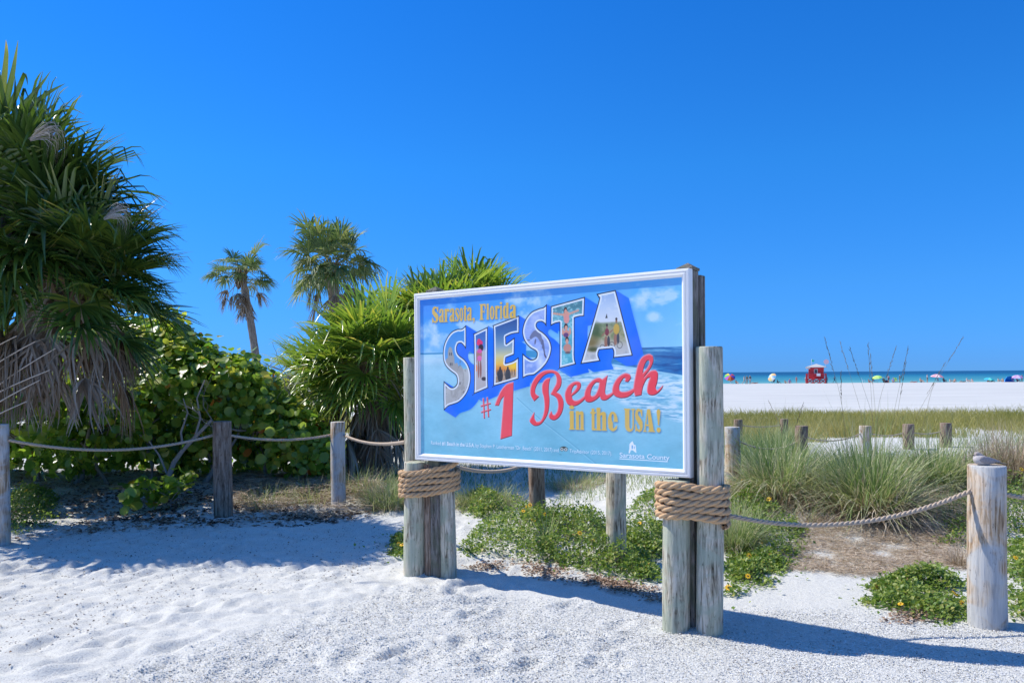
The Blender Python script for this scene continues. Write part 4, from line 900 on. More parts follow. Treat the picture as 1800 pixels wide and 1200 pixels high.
c3 = P(585, 690, 12.6); palm((c3.x+0.05, 12.7, gzf(c3.x, 12.6)), c3, v_mid, (('up', 4), ('high', 10), ('mid', 14), ('low', 12), ('dead', 3)), 'small spreading fan palm low between shrub and thicket', 'low_palm', seed=15, tr=(0.12, 0.11), crown_r=0.15)
# two taller cabbage palms farther off
v_far = make_variants(0.66, 0.66, None, True, 300, 22, 0.8)
c4_ = P(424, 478, 27.0); b4 = P(460, 660, 27.0); palm((b4.x, 27, gzf(b4.x, 27)), c4_, v_far, (('up', 3), ('high', 6), ('mid', 7), ('low', 7), ('hang', 5), ('dead', 6), ('dead2', 7)), 'slender cabbage palm with leaning bare trunk against the sky', seed=21, tr=(0.15, 0.105), bend=0.10, crown_r=0.22, tilt=0.2)
v_far2 = make_variants(0.88, 0.80, None, True, 400, 22, 0.7)
c5_ = P(583, 462, 25.0); palm((c5_.x+0.3, 25, gzf(c5_.x, 25)), c5_, v_far2, (('up', 6), ('high', 12), ('mid', 14), ('low', 14), ('hang', 9), ('dead', 5), ('dead2', 7)), 'full crowned cabbage palm standing over the low palm thicket', seed=23, tr=(0.2, 0.16), crown_r=0.28, tilt=0.2)

MT['branch_pale'] = plain('pale grey branch', (0.34, 0.31, 0.28), 0.85, 0.3, 50, 0.5)
# ---- sea grape shrubs: round leaves on grey crooked stems
SG = [(0.0, (0.05, 0.12, 0.02)), (0.3, (0.13, 0.24, 0.03)), (0.6, (0.28, 0.38, 0.05)), (0.93, (0.50, 0.46, 0.07)), (0.97, (0.40, 0.33, 0.04)), (1.0, (0.55, 0.16, 0.03))]
MT['grape'] = leafmat('sea grape leaf', SG, 'rnd', 0.30, 0.45, 1.7, 0.6); MT['grape_o'] = leafmat('sea grape leaf single', SG, 'obj', 0.30, 0.45, 1.7, 0.6)
def disc_leaves(C_, N_, r, rot, seg=9):
    """C_ centres (n,3), N_ normals, r radii"""
    n = len(C_); N_ = N_/np.linalg.norm(N_, axis=1)[:, None]; ref = np.where(np.abs(N_[:, 2:3]) < 0.9, [[0, 0, 1.0]], [[1.0, 0, 0]]); a = np.cross(N_, ref); a /= np.linalg.norm(a, axis=1)[:, None]; b = np.cross(N_, a)
    ca, sa = np.cos(rot)[:, None], np.sin(rot)[:, None]; a, b = a*ca+b*sa, -a*sa+b*ca
    th = np.linspace(0, 2*PI, seg, endpoint=False); V = [C_]
    for t_ in th:
        rr_ = r*(1-0.16*max(0, math.cos(t_))**6); lift = 0.28*np.abs(math.sin(t_))*r+0.05*r*math.sin(3*t_)
        V.append(C_+(a*math.cos(t_)+b*math.sin(t_))*rr_[:, None]+N_*lift[:, None])
    V = np.stack(V, 1).reshape(-1, 3); base = np.arange(n)*(seg+1)
    F = np.concatenate([np.stack([base, base+1+k, base+1+(k+1) % seg], -1) for k in range(seg)])
    return V, F, np.repeat(np.arange(n), seg+1)
_lv, _lf, _ = disc_leaves(np.zeros((1, 3)), np.array([[0, 0, 1.0]]), np.ones(1), np.zeros(1), 10)
leaf_me = mesh_np('leaf', _lv, [_lf], MT['grape_o'])
def sea_grape(blobs, n, label, seed, base, stems, leaf_r=(0.036, 0.074), nparts=300, yellow=0.0):
    r = np.random.RandomState(seed); base = Vector(base); root = empty('sea_grape_shrub', base, label, 'shrub'); B = np.array([b[:6] for b in blobs], float); vol = (B[:, 3]*B[:, 5])**0.9; vol /= vol.sum()
    k = r.choice(len(B), n, p=vol); u = r.normal(size=(n, 3)); u /= np.linalg.norm(u, axis=1)[:, None]; rad = 1-np.abs(r.normal(0, 0.16, n)); rad = np.where(r.rand(n) < 0.12, r.uniform(0.4, 0.9, n), rad)
    # twig clusters: leaves gather in sprays so gaps stay between them
    nc = n//9; kc = r.choice(len(B), nc, p=vol); uc = r.normal(size=(nc, 3)); uc /= np.linalg.norm(uc, axis=1)[:, None]; uc[:, 2] = np.where(r.rand(nc) < 0.6, np.abs(uc[:, 2]), uc[:, 2]); rc_ = 1-np.abs(r.normal(0, 0.15, nc))
    Cc = B[kc, :3]+uc*B[kc, 3:6]*rc_[:, None]; ci = r.randint(0, nc, n); Cp = Cc[ci]+r.normal(0, 0.085, (n, 3)); u = uc[ci]
    # hollow out what lies inside other blobs
    q = ((Cp[:, None]-B[None, :, :3])/B[None, :, 3:6]); dmin = np.sqrt((q**2).sum(-1)).min(1)
    keep = (dmin > 0.55) | (r.rand(n) < 0.3); g = gz(Cp[:, 0], Cp[:, 1]); keep &= (Cp[:, 2] > g+0.05)
    Cp, u = Cp[keep], u[keep]; n = len(Cp); nparts = min(nparts, n//2)
    N_ = u*0.8+r.normal(0, 0.55, (n, 3))+np.array([-0.15, -0.25, 0.55]); R_ = r.uniform(*leaf_r, n)*np.where(r.rand(n) < 0.2, 0.7, 1); rot = r.uniform(0, 6.28, n)
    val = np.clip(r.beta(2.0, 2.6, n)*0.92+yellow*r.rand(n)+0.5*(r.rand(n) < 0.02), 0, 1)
    # the leaves on the reader's side are objects of their own
    view = -Cp[:, 1]*1.0+Cp[:, 2]*0.8+0.6*r.rand(n); idx = np.argsort(-view)[:nparts*3]; r.shuffle(idx); idx = idx[:nparts]; part = np.zeros(n, bool); part[idx] = True
    for i in idx:
        o = link('leaf', leaf_me, root); o.location = Vector(Cp[i])-base; nn = Vector(N_[i]).normalized(); o.rotation_mode = 'QUATERNION'; o.rotation_quaternion = nn.to_track_quat('Z', 'Y') @ Quaternion((0, 0, 1), rot[i]); o.scale = (R_[i],)*3
    V, F, ii = disc_leaves(Cp[~part]-np.array(base), N_[~part], R_[~part], rot[~part], 8)
    o = link('foliage', mesh_np('foliage', V, [F], MT['grape'], rnd=val[~part][ii]), root); o['kind'] = 'stuff'
    rr = random.Random(seed); b = MB()
    def grow(p, d, L, R0, depth):
        pts = [p.copy()]; rad = [R0]; q = p.copy(); dd = d.copy()
        for i in range(6):
            dd = (dd+Vector((rr.gauss(0, 0.22), rr.gauss(0, 0.22), rr.gauss(0.03, 0.16)))).normalized(); q = q+dd*L/6; pts.append(q.copy()); rad.append(R0*(1-0.09*(i+1)))
        b.rings(pts, rad, 6 if R0 > 0.012 else 4)
        if depth > 0:
            for j in range(3 if depth > 1 else 4):
                s = rr.randint(2, 6); nd_ = (dd+Vector((rr.gauss(0, 0.7), rr.gauss(0, 0.7), rr.gauss(0.15, 0.45)))).normalized(); grow(pts[s], nd_, L*rr.uniform(0.55, 0.8), R0*0.55, depth-1)
    for (x, y, dx, dz, L, R0) in stems: y += 0.8 if n > 500 else 0; grow(Vector((x, y, gzf(x, y)-0.05))-base, Vector((dx, rr.uniform(-0.25, 0.1), dz)).normalized(), L, R0, 3)
    b.build('branches', MT['bark'], root)
    return root
def bl(px, py, d, rx, ry, rz): p = P(px, py, d+0.75); return (p.x, p.y, p.z, rx*1.05, ry, rz*1.05)
d_ = 10.2
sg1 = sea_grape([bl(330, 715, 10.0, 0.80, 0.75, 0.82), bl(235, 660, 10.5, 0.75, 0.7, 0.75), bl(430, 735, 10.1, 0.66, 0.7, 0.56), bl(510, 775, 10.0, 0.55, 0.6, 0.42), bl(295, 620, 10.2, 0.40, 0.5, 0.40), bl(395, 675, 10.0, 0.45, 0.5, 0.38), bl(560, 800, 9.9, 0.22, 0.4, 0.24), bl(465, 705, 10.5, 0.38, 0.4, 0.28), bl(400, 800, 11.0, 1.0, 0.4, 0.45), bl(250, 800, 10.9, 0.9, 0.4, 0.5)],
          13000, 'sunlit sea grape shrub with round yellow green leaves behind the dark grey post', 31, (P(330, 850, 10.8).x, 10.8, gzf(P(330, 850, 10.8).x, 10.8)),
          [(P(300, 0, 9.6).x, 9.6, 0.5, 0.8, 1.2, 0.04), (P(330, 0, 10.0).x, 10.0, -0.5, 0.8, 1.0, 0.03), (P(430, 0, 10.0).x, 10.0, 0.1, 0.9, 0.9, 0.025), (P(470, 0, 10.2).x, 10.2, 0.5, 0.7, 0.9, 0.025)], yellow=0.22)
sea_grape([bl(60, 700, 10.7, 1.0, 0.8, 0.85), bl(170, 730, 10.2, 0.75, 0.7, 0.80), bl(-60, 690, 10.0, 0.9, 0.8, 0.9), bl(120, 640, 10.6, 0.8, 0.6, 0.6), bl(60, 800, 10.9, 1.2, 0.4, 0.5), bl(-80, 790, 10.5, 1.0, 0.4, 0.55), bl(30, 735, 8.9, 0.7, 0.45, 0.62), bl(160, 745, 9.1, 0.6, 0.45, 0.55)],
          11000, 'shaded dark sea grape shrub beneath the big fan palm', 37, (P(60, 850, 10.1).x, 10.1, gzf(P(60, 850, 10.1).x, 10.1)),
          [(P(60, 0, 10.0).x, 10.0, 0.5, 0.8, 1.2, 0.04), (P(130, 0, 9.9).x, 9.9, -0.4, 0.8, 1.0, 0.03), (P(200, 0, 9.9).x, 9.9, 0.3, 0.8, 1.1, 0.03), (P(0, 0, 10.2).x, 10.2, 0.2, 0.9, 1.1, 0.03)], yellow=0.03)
for pts_ in (((296, 838), (306, 812), (322, 790), (343, 768), (372, 738)), ((322, 790), (318, 760), (330, 725), (322, 700)), ((343, 768), (352, 735), (346, 700), (360, 668)), ((296, 838), (280, 800), (262, 775), (240, 760))):
    q_ = [P(a, b_, 10.05)-Vector(sg1.location) for a, b_ in pts_]; q_ = [tuple(q_[0]-Vector((0.02, 0, 0.12)))]+[tuple(v) for v in q_] if pts_[0] == (296, 838) else [tuple(v) for v in q_]
    V, F = tube_np(q_, np.linspace(0.040, 0.020, len(q_)) if pts_[-1] == (372, 738) else np.linspace(0.018, 0.007, len(q_)), 8); link('branch', mesh_np('branch', V, [F], MT['branch_pale'], smooth=True), sg1)
for px, d, lab in ((245, 9.1, 'small sea grape sprout with five big leaves on shaded sand'), (305, 9.2, 'little sea grape sprout under the leaning grey branch')):
    q = P(px, 900, d); z = gzf(q.x, d); sea_grape([(q.x, d, z+0.16, 0.17, 0.15, 0.14)], 70, lab, 41+px, (q.x, d, z), [(q.x, d, 0.1, 1, 0.22, 0.008)], (0.05, 0.075), 20, 0.1)

# ---- blades, leaves and flowers
BL_A = [(0.0, (0.09, 0.16, 0.04)), (0.3, (0.20, 0.29, 0.09)), (0.55, (0.38, 0.42, 0.20)), (0.8, (0.55, 0.52, 0.32)), (1.0, (0.68, 0.60, 0.42))]
MT['blade'] = leafmat('dune grass blades', BL_A, 'rnd', 0.5, 0.3, 1.3, 0.4)
MT['blade_dry'] = leafmat('dry straw blades', [(0.0, (0.26, 0.18, 0.12)), (0.4, (0.44, 0.33, 0.235)), (0.8, (0.62, 0.51, 0.39)), (1.0, (0.74, 0.65, 0.53))], 'rnd', 0.7, 0.15, 1.2, 0.2)
MT['blade_olive'] = leafmat('olive field grass', [(0.0, (0.20, 0.20, 0.04)), (0.5, (0.34, 0.31, 0.08)), (1.0, (0.50, 0.43, 0.18))], 'rnd', 0.6, 0.25, 1.3, 0.3)
MT['cover'] = leafmat('beach sunflower leaves', [(0.0, (0.04, 0.09, 0.02)), (0.4, (0.13, 0.22, 0.04)), (0.75, (0.28, 0.35, 0.07)), (0.93, (0.44, 0.40, 0.12)), (1.0, (0.42, 0.24, 0.12))], 'rnd', 0.45, 0.35, 1.5, 0.45)
MT['petal'] = plain('yellow petals', (0.85, 0.50, 0.02), 0.5, 0.08); MT['disc'] = plain('flower centre', (0.16, 0.07, 0.02), 0.8)
MT['litter'] = leafmat('fallen leaves', [(0.0, (0.13, 0.085, 0.06)), (0.5, (0.33, 0.21, 0.14)), (1.0, (0.58, 0.44, 0.32))], 'rnd', 0.7, 0.1, 1.1, 0.25)
def blades(n, cx, cy, rad, h, lean, wid, seed, droopy=0.5, M=6, z0=None, rbias=0.0, flat=False):
    r = np.random.RandomState(seed); az = r.uniform(0, 2*PI, n); rr_ = rad*np.sqrt(r.rand(n)); x = cx+rr_*np.cos(az)*r.uniform(0.3, 1, n); y = cy+rr_*np.sin(az)*r.uniform(0.3, 1, n)
    az2 = az+r.normal(0, 0.7, n); L = h*r.uniform(0.45, 1.0, n)**0.8; ln = lean*np.abs(r.normal(0.9, 0.5, n))+0.03; t = np.linspace(0, 1, M)[None]
    out = L[:, None]*(ln[:, None]*(t+0.4*t**2)); up = L[:, None]*(t-(droopy*ln/lean*r.uniform(0.3, 1.2, n))[:, None]*t**3*0.55)
    nrm_ = np.sqrt(ln**2+1)[:, None]; out /= nrm_; up /= nrm_
    z = gz(x, y) if z0 is None else np.full(n, z0)
    Pt = np.stack([x[:, None]+out*np.cos(az2)[:, None], y[:, None]+out*np.sin(az2)[:, None], np.maximum(z[:, None]+up-0.01, z[:, None]-0.01)], -1)
    Pt = Pt+np.cumsum(r.normal(0, 0.022, (n, M, 3))*(L*t.T).T[..., None]**0.7*np.array([1, 1, 0.35]), axis=1)
    S = np.stack([-np.sin(az2+r.normal(0, 0.5, n)), np.cos(az2), 0*az2], -1); S /= np.linalg.norm(S, axis=1)[:, None]
    Wd = wid*r.uniform(0.6, 1.2, n)[:, None]*np.clip(1.03-t**1.6, 0.05, 1); V, F, ii = ribbons(Pt, Wd, S)
    val = np.clip(r.beta(1.6, 1.9, n)+rbias, 0, 1); tt = np.repeat(np.tile(t[0], n), 2); return V, F, np.clip(val[ii]+0.25*(tt > 0.7)*r.rand(n)[ii], 0, 1)
def join(L):
    V = np.concatenate([l[0] for l in L]); o = np.cumsum([0]+[len(l[0]) for l in L[:-1]]); F = np.concatenate([l[1]+k for l, k in zip(L, o)]); return V, F, np.concatenate([l[2] for l in L])
def clump(px, d, n, h, rad, label, seed, m='blade', lean=0.7, wid=0.0035, stalks=(), droopy=0.9, dry=0.3, name='grass_clump', rbias=0.0, group=None, upright=0):
    q = G(px, 900, 0); c = P(px, 900, d); z = gzf(c.x, d); base = Vector((c.x, d, z)); root = empty(name, base, label, 'grass', group=group)
    def rel(t_): return (t_[0]-np.array(base), t_[1], t_[2])
    a = rel(blades(int(n*(1-dry)), c.x, d, rad, h, lean, wid, seed, droopy, rbias=rbias)); o = link('blades', mesh_np('blades', a[0], [a[1]], MT[m], rnd=a[2]), root); o['kind'] = 'stuff'
    if dry: a = rel(blades(int(n*dry), c.x, d, rad*1.1, h*0.62, lean*1.5, wid, seed+1, 1.3)); o = link('dry_blades', mesh_np('dry_blades', a[0], [a[1]], MT['blade_dry'], rnd=a[2]), root); o['kind'] = 'stuff'
    if upright: a = rel(blades(upright, c.x, d, rad*0.7, h*1.22, 0.40, wid*0.8, seed+2, 0.5)); o = link('upright_blades', mesh_np('upright_blades', a[0], [a[1]], MT[m], rnd=np.clip(a[2]*0.7, 0, 1)), root); o['kind'] = 'stuff'
    rr = random.Random(seed)
    for (bx, by, tx, ty) in stalks:                       # tall seed stalks: base and tip seen in the photograph
        p0 = P(bx, by, d+rr.uniform(-0.1, 0.1))-base; p1 = P(tx, ty, d+rr.uniform(-0.35, 0.35))-base; p0 = Vector((p0.x, p0.y, max(p0.z, 0)));
        g0 = Vector(((p0.x)*0.5, rr.uniform(-0.08, 0.08), 0.0)); pts = []
        for i in range(15):
            t = i/14; q_ = g0.lerp(p0, min(t*2.2, 1)) if t < 0.45 else p0.lerp(p1, (t-0.45)/0.55); pts.append(q_)
        pts = [pts[0]]+[(pts[i-1]+pts[i]*2+pts[i+1])/4 for i in range(1, 14)]+[pts[-1]]
        V, F = tube_np([tuple(p) for p in pts], np.linspace(0.0018, 0.0009, 15), 4); st = link('stalk', mesh_np('stalk', V, [F], MT['stalk']), root)
        b = MB(); dirn = (pts[-1]-pts[-3]).normalized()
        for i in range(22):
            t = i/21; c_ = pts[-1]-dirn*0.34*(1-t)*rr.uniform(0.9, 1.05); off_ = Vector((rr.gauss(0, 0.004), rr.gauss(0, 0.004), 0)); b.rings([c_+off_*0.3, c_+dirn*0.016+off_, c_+dirn*0.034+off_*1.3], [0.0008, 0.0024, 0.0005], 4, smooth=False)
        b.build('seed_head', MT['seed'], st)
    return root
MT['stalk'] = plain('grass stalk', (0.22, 0.19, 0.10), 0.6, 0.3, 30); MT['seed'] = plain('dark seed head', (0.17, 0.14, 0.09), 0.8, 0.4, 80)
clump(1530, 8.35, 1350, 1.12, 0.46, 'largest grass clump with tall dark seed stalks right of the sign', 51, lean=0.95, wid=0.0062, dry=0.50, droopy=1.4, upright=260, rbias=0.16, stalks=[(1478, 697, 1450, 596), (1480, 720, 1478, 655), (1516, 730, 1477, 603), (1536, 735, 1494, 613), (1534, 735, 1526, 606), (1540, 735, 1530, 625), (1543, 712, 1574, 612), (1570, 730, 1596, 612), (1582, 700, 1592, 640), (1607, 735, 1692, 594), (1640, 675, 1660, 640)], name='sea_oats_clump')
clump(1370, 8.9, 950, 0.98, 0.44, 'second grass clump with blue green blades between sign and largest clump', 53, lean=0.85, wid=0.006, dry=0.46, droopy=1.35, upright=180, rbias=0.14, stalks=[(1375, 755, 1352, 706), (1395, 760, 1412, 710)], name='sea_oats_clump')
clump(1290, 7.2, 900, 0.6, 0.22, 'small green tuft touching the right side of the tall sign post', 55, lean=0.6, wid=0.003, dry=0.15)
clump(1455, 8.9, 1300, 0.6, 0.35, 'tawny tuft filling the gap between the two main clumps', 57, lean=1.1, wid=0.0055, dry=0.65)
clump(1640, 9.3, 1200, 0.8, 0.38, 'wispy olive tuft right of the largest clump', 59, lean=0.95, wid=0.0052, dry=0.4, upright=160)
clump(1700, 9.8, 1500, 0.66, 0.45, 'grey dry tuft behind the post with the bird', 61, lean=1.2, wid=0.0055, dry=0.8)
clump(1775, 9.6, 1900, 0.9, 0.40, 'reddish brown muhly grass tuft near the right edge', 63, 'blade_dry', 0.62, 0.0028, dry=0.2)
clump(1690, 6.6, 260, 0.26, 0.10, 'small straw coloured tuft at the left of the bleached post', 64, 'blade_dry', 0.7, 0.0026, dry=0.3)
clump(960, 7.1, 26, 0.62, 0.05, 'few long green spikes rising beside the brown post under the sign', 65, lean=0.35, wid=0.0065, dry=0.1)
clump(690, 9.4, 1600, 0.5, 0.42, 'light green tuft left of the sign under the thin rope', 67, lean=0.9, wid=0.003, dry=0.45)
clump(640, 10.0, 500, 0.5, 0.4, 'thin straw tuft below the palm thicket', 69, lean=0.8, wid=0.003, dry=0.6)
clump(850, 9.6, 2000, 0.42, 0.6, 'sunny tuft seen below the left half of the sign', 71, lean=1.0, wid=0.003, dry=0.5)
clump(1010, 11.0, 1500, 0.36, 0.7, 'pale tuft on the bank seen below the middle of the sign', 73, lean=1.0, wid=0.003, dry=0.6)
clump(975, 6.9, 200, 0.2, 0.28, 'low dry tuft at the foot of the brown post', 75, lean=1.2, wid=0.0022, dry=0.7)

def inpoly(x, y, poly):
    c = np.zeros(len(x), bool); n = len(poly)
    for i in range(n):
        x1, y1 = poly[i]; x2, y2 = poly[(i+1) % n]
        c ^= ((y1 > y) != (y2 > y)) & (x < (x2-x1)*(y-y1)/((y2-y1) if y2 != y1 else 1e-9)+x1)
    return c
def edge_dist(x, y, poly):
    d = np.full(len(x), 1e9)
    for i in range(len(poly)):
        a = np.array(poly[i]); b = np.array(poly[(i+1) % len(poly)]); ab = b-a; t = np.clip(((x-a[0])*ab[0]+(y-a[1])*ab[1])/(ab@ab+1e-12), 0, 1); d = np.minimum(d, np.hypot(x-a[0]-t*ab[0], y-a[1]-t*ab[1]))
    return d
def scatter(poly_px, n, seed, soft=0.15, clus=1.6):
    """points on the ground inside an outline given by the places its corners take on flat ground"""
    r = np.random.RandomState(seed); poly = [tuple(G(px, py)[:2]) for px, py in poly_px]; A = np.array(poly); lo, hi = A.min(0), A.max(0); X = []; Y = []; D = []
    while sum(map(len, X)) < n:
        x = r.uniform(lo[0], hi[0], n*2); y = r.uniform(lo[1], hi[1], n*2); ok = inpoly(x, y, poly); x, y = x[ok], y[ok]; d = edge_dist(x, y, poly)
        pr_ = np.clip(d/soft, 0.08, 1)*np.clip(0.6+clus*vnoise(x*4+seed, y*4), 0.04, 1); k = r.rand(len(x)) < pr_; X.append(x[k]); Y.append(y[k]); D.append(d[k])
    return np.concatenate(X)[:n], np.concatenate(Y)[:n], np.concatenate(D)[:n], r
def diamonds(C_, D_, N_, L, Wd):
    D_ = D_/np.linalg.norm(D_, axis=1)[:, None]; S = np.cross(D_, N_); S /= np.maximum(np.linalg.norm(S, axis=1), 1e-6)[:, None]; Nn = np.cross(S, D_)
    V = np.stack([C_, C_+D_*(L*0.45)[:, None]-S*Wd[:, None]+Nn*(Wd*0.4)[:, None], C_+D_*L[:, None], C_+D_*(L*0.45)[:, None]+S*Wd[:, None]+Nn*(Wd*0.4)[:, None]], 1).reshape(-1, 3)
    b = np.arange(len(C_))*4; return V, np.concatenate([np.stack([b, b+1, b+2], -1), np.stack([b, b+2, b+3], -1)]), np.repeat(np.arange(len(C_)), 4)
_b = MB()
for k in range(9):
    a = 2*PI*k/9; d1 = Vector((math.cos(a), math.sin(a), 0)); s1 = Vector((-math.sin(a), math.cos(a), 0)); _b.poly([d1*0.006, d1*0.016-s1*0.0065+Vector((0, 0, 0.002)), d1*0.029+Vector((0, 0, -0.001)), d1*0.016+s1*0.0065+Vector((0, 0, 0.002))])
_b.mi = 1; _b.rings([(0, 0, -0.002), (0, 0, 0.004), (0, 0, 0.006)], [0.007, 0.007, 0.003], 8)
flower_me = _b.mesh('flower', [MT['petal'], MT['disc']])
def cover(poly_px, n, h, nfl, label, seed, size=0.021, name='beach_sunflower', cat='plant', m='cover', shift=0.0):
    x, y, d, r = scatter(poly_px, n, seed); g = gz(x, y); Hm = h*np.clip(d/0.30, 0.12, 1)*np.clip(0.75+1.3*vnoise(x*5.5+3, y*5.5), 0.25, 1.5)
    far_ = r.rand(n) < 0.06; sh_ = np.abs(r.normal(0, 0.16, n))*far_; an_ = r.uniform(0, 2*PI, n); x = x+sh_*np.cos(an_); y = y+sh_*np.sin(an_); Hm = np.where(far_, Hm*0.45, Hm); g = gz(x, y); t = r.rand(n)**0.6; z = g+Hm*t; Cp = np.stack([x, y, z], -1)+r.normal(0, 0.006, (n, 3))
    base = np.array([x.mean(), y.mean(), gzf(x.mean(), y.mean())]); root = empty(name, base, label, cat)
    az = r.uniform(0, 2*PI, n); el = r.uniform(-0.3, 1.0, n); D_ = np.stack([np.cos(az)*np.cos(el), np.sin(az)*np.cos(el), np.sin(el)], -1); N_ = np.array([0, 0, 1.0])+r.normal(0, 0.45, (n, 3))
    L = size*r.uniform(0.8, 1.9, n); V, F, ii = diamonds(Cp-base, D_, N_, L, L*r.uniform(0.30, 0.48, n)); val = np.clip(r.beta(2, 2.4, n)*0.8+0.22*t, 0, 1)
    o = link('foliage', mesh_np('foliage', V, [F], MT[m], rnd=val[ii]), root); o['kind'] = 'stuff'
    ns = n//16; k = r.choice(n, ns); p0 = np.stack([x[k]+r.normal(0, 0.03, ns), y[k]+r.normal(0, 0.03, ns), g[k]-0.01], -1)-base; p1 = Cp[k]-base; tt = np.linspace(0, 1, 4)[None, :, None]; Pt = p0[:, None]*(1-tt)+p1[:, None]*tt+r.normal(0, 0.006, (ns, 4, 3)); S = r.normal(size=(ns, 3)); S[:, 2] = 0; S /= np.linalg.norm(S, axis=1)[:, None]
    V, F, ii = ribbons(Pt, np.full((ns, 4), 0.0016), S); o = link('stems', mesh_np('stems', V, [F], MT['blade_dry'], rnd=np.full(len(V), 0.2)), root); o['kind'] = 'stuff'
    if nfl:
        k = r.choice(n, nfl, replace=False)
        for i in k:
            o = link('flower', flower_me, root); o.location = (x[i]-base[0], y[i]-base[1], g[i]+Hm[i]*1.02+0.02-base[2]); o.rotation_euler = (r.uniform(0.3, 1.15), r.uniform(-0.4, 0.4), r.uniform(-0.6, 0.6)); s = r.uniform(0.75, 1.1); o.scale = (s, s, s)
    return root
cover([(800, 968), (830, 935), (900, 905), (990, 915), (1075, 925), (1110, 960), (1160, 975), (1165, 1030), (1120, 1035), (1040, 1012), (960, 998), (870, 990), (810, 985)], 13000, 0.25, 9, 'low leafy plant with yellow flowers spread below the middle of the sign', 81)
cover([(1060, 940), (1110, 900), (1175, 880), (1180, 960), (1165, 1035), (1120, 1035), (1080, 1000)], 6400, 0.27, 3, 'leafy plant with reddish stems behind the short right sign post', 83)
cover([(1272, 985), (1275, 900), (1340, 905), (1425, 940), (1410, 990), (1345, 1040), (1290, 1052), (1270, 1048)], 10540, 0.22, 7, 'bright leafy flowering plant hugging the right side of the sign', 85)
cover([(1495, 1048), (1545, 1005), (1640, 985), (1710, 1010), (1712, 1088), (1650, 1100), (1590, 1078), (1520, 1066)], 5580, 0.13, 4, 'sprawling green plant with yellow flowers left of the bleached post foot', 87)
cover([(1765, 1085), (1755, 960), (1800, 930), (1900, 930), (1950, 1090), (1850, 1110)], 7440, 0.24, 4, 'green plant cut by the right edge beyond the bleached post', 89)
cover([(1640, 960), (1660, 915), (1700, 890), (1900, 885), (1900, 940), (1760, 955), (1720, 965)], 5580, 0.22, 3, 'dark green plant around the rope behind the bleached post', 91)
cover([(1275, 905), (1275, 880), (1340, 870), (1440, 895), (1420, 915), (1340, 905)], 4340, 0.20, 6, 'yellow flowering plant in front of the second grass clump', 93)
cover([(675, 975), (690, 945), (720, 930), (735, 985), (700, 990)], 1612, 0.15, 2, 'little flowering plant at the left foot of the sign', 95)
cover([(-40, 930), (10, 890), (60, 880), (110, 890), (95, 930), (30, 950)], 4030, 0.30, 4, 'shaded dark green flowering plant beside the post at the left edge', 97)
cover([(660, 900), (670, 868), (720, 855), (740, 905), (700, 905)], 1984, 0.16, 1, 'light green low plant left of the rope wrapped posts', 99)
cover([(800, 900), (808, 880), (840, 872), (900, 890), (905, 912), (830, 920)], 3224, 0.26, 1, 'rounded green plant just right of the left sign posts', 101)
cover([(1700, 870), (1720, 840), (1800, 830), (1900, 835), (1900, 880), (1760, 880)], 3224, 0.25, 1, 'sunny green plant behind the bird post at the right edge', 103)

# ---- straw, fallen leaves, crushed shell, field grass
def litter(poly_px, n, L, W_, m, name, label, seed, zmax=0.02, straw=True, clus=1.4, soft=0.2):
    x, y, d, r = scatter(poly_px, n, seed, soft, clus); z = gz(x, y)+r.rand(n)*zmax+0.002; az = r.uniform(0, 2*PI, n)
    if straw:
        l = L*r.uniform(0.4, 1.3, n); t = np.linspace(-0.5, 0.5, 4)[None]; bend_ = r.normal(0, 0.18, n)[:, None]*l[:, None]*(t**2)*4
        Pt = np.stack([x[:, None]+l[:, None]*t*np.cos(az)[:, None]-bend_*np.sin(az)[:, None], y[:, None]+l[:, None]*t*np.sin(az)[:, None]+bend_*np.cos(az)[:, None], z[:, None]+np.abs(r.normal(0, 0.012, n))[:, None]*(t+0.5)], -1)
        S = np.stack([-np.sin(az), np.cos(az), r.uniform(-0.8, 0.8, n)], -1); S /= np.linalg.norm(S, axis=1)[:, None]; V, F, ii = ribbons(Pt, np.full((n, 4), W_)*r.uniform(0.6, 1.4, (n, 1)), S)
    else:
        D_ = np.stack([np.cos(az), np.sin(az), r.uniform(-0.1, 0.35, n)], -1); V, F, ii = diamonds(np.stack([x, y, z], -1), D_, np.array([0, 0, 1.0])+r.normal(0, 0.35, (n, 3)), L*r.uniform(0.6, 1.5, n), W_*r.uniform(0.6, 1.4, n))
    o = link(name, mesh_np(name, V, [F], MT[m], rnd=r.rand(n)[ii])); return tag(o, label, kind='stuff')
MT['shell'] = leafmat('shell fragments', [(0.0, (0.50, 0.49, 0.47)), (0.6, (0.68, 0.68, 0.67)), (1.0, (0.80, 0.80, 0.80))], 'rnd', 0.6, 0.05, 1.0, 0.3)
MT['speck'] = leafmat('dark debris', [(0.0, (0.03, 0.022, 0.018)), (0.7, (0.11, 0.07, 0.05)), (1.0, (0.26, 0.17, 0.11))], 'rnd', 0.8, 0.05, 1.0, 0.2)
litter([(1345, 1000), (1400, 925), (1600, 905), (1720, 930), (1710, 1000), (1600, 1012), (1480, 1015)], 16000, 0.11, 0.0014, 'blade_dry', 'straw_litter', 'pale brown straw covering the ground right of the sign', 111)
litter([(1280, 935), (1300, 875), (1500, 860), (1740, 865), (1740, 935), (1500, 925)], 14000, 0.12, 0.0017, 'blade_dry', 'straw_litter', 'dead grass matted below the clumps', 112, zmax=0.05)
litter([(800, 1005), (900, 985), (1000, 1000), (1160, 1030), (1240, 1050), (1150, 1062), (1040, 1035), (900, 1018)], 2000, 0.028, 0.008, 'litter', 'leaf_litter', 'dry orange brown leaves along the edge of the plants', 113, straw=False)
litter([(1540, 1090), (1580, 1060), (1660, 1068), (1680, 1090), (1600, 1100)], 350, 0.026, 0.008, 'litter', 'leaf_litter', 'dry brown leaves under the sprawling plant', 114, straw=False)
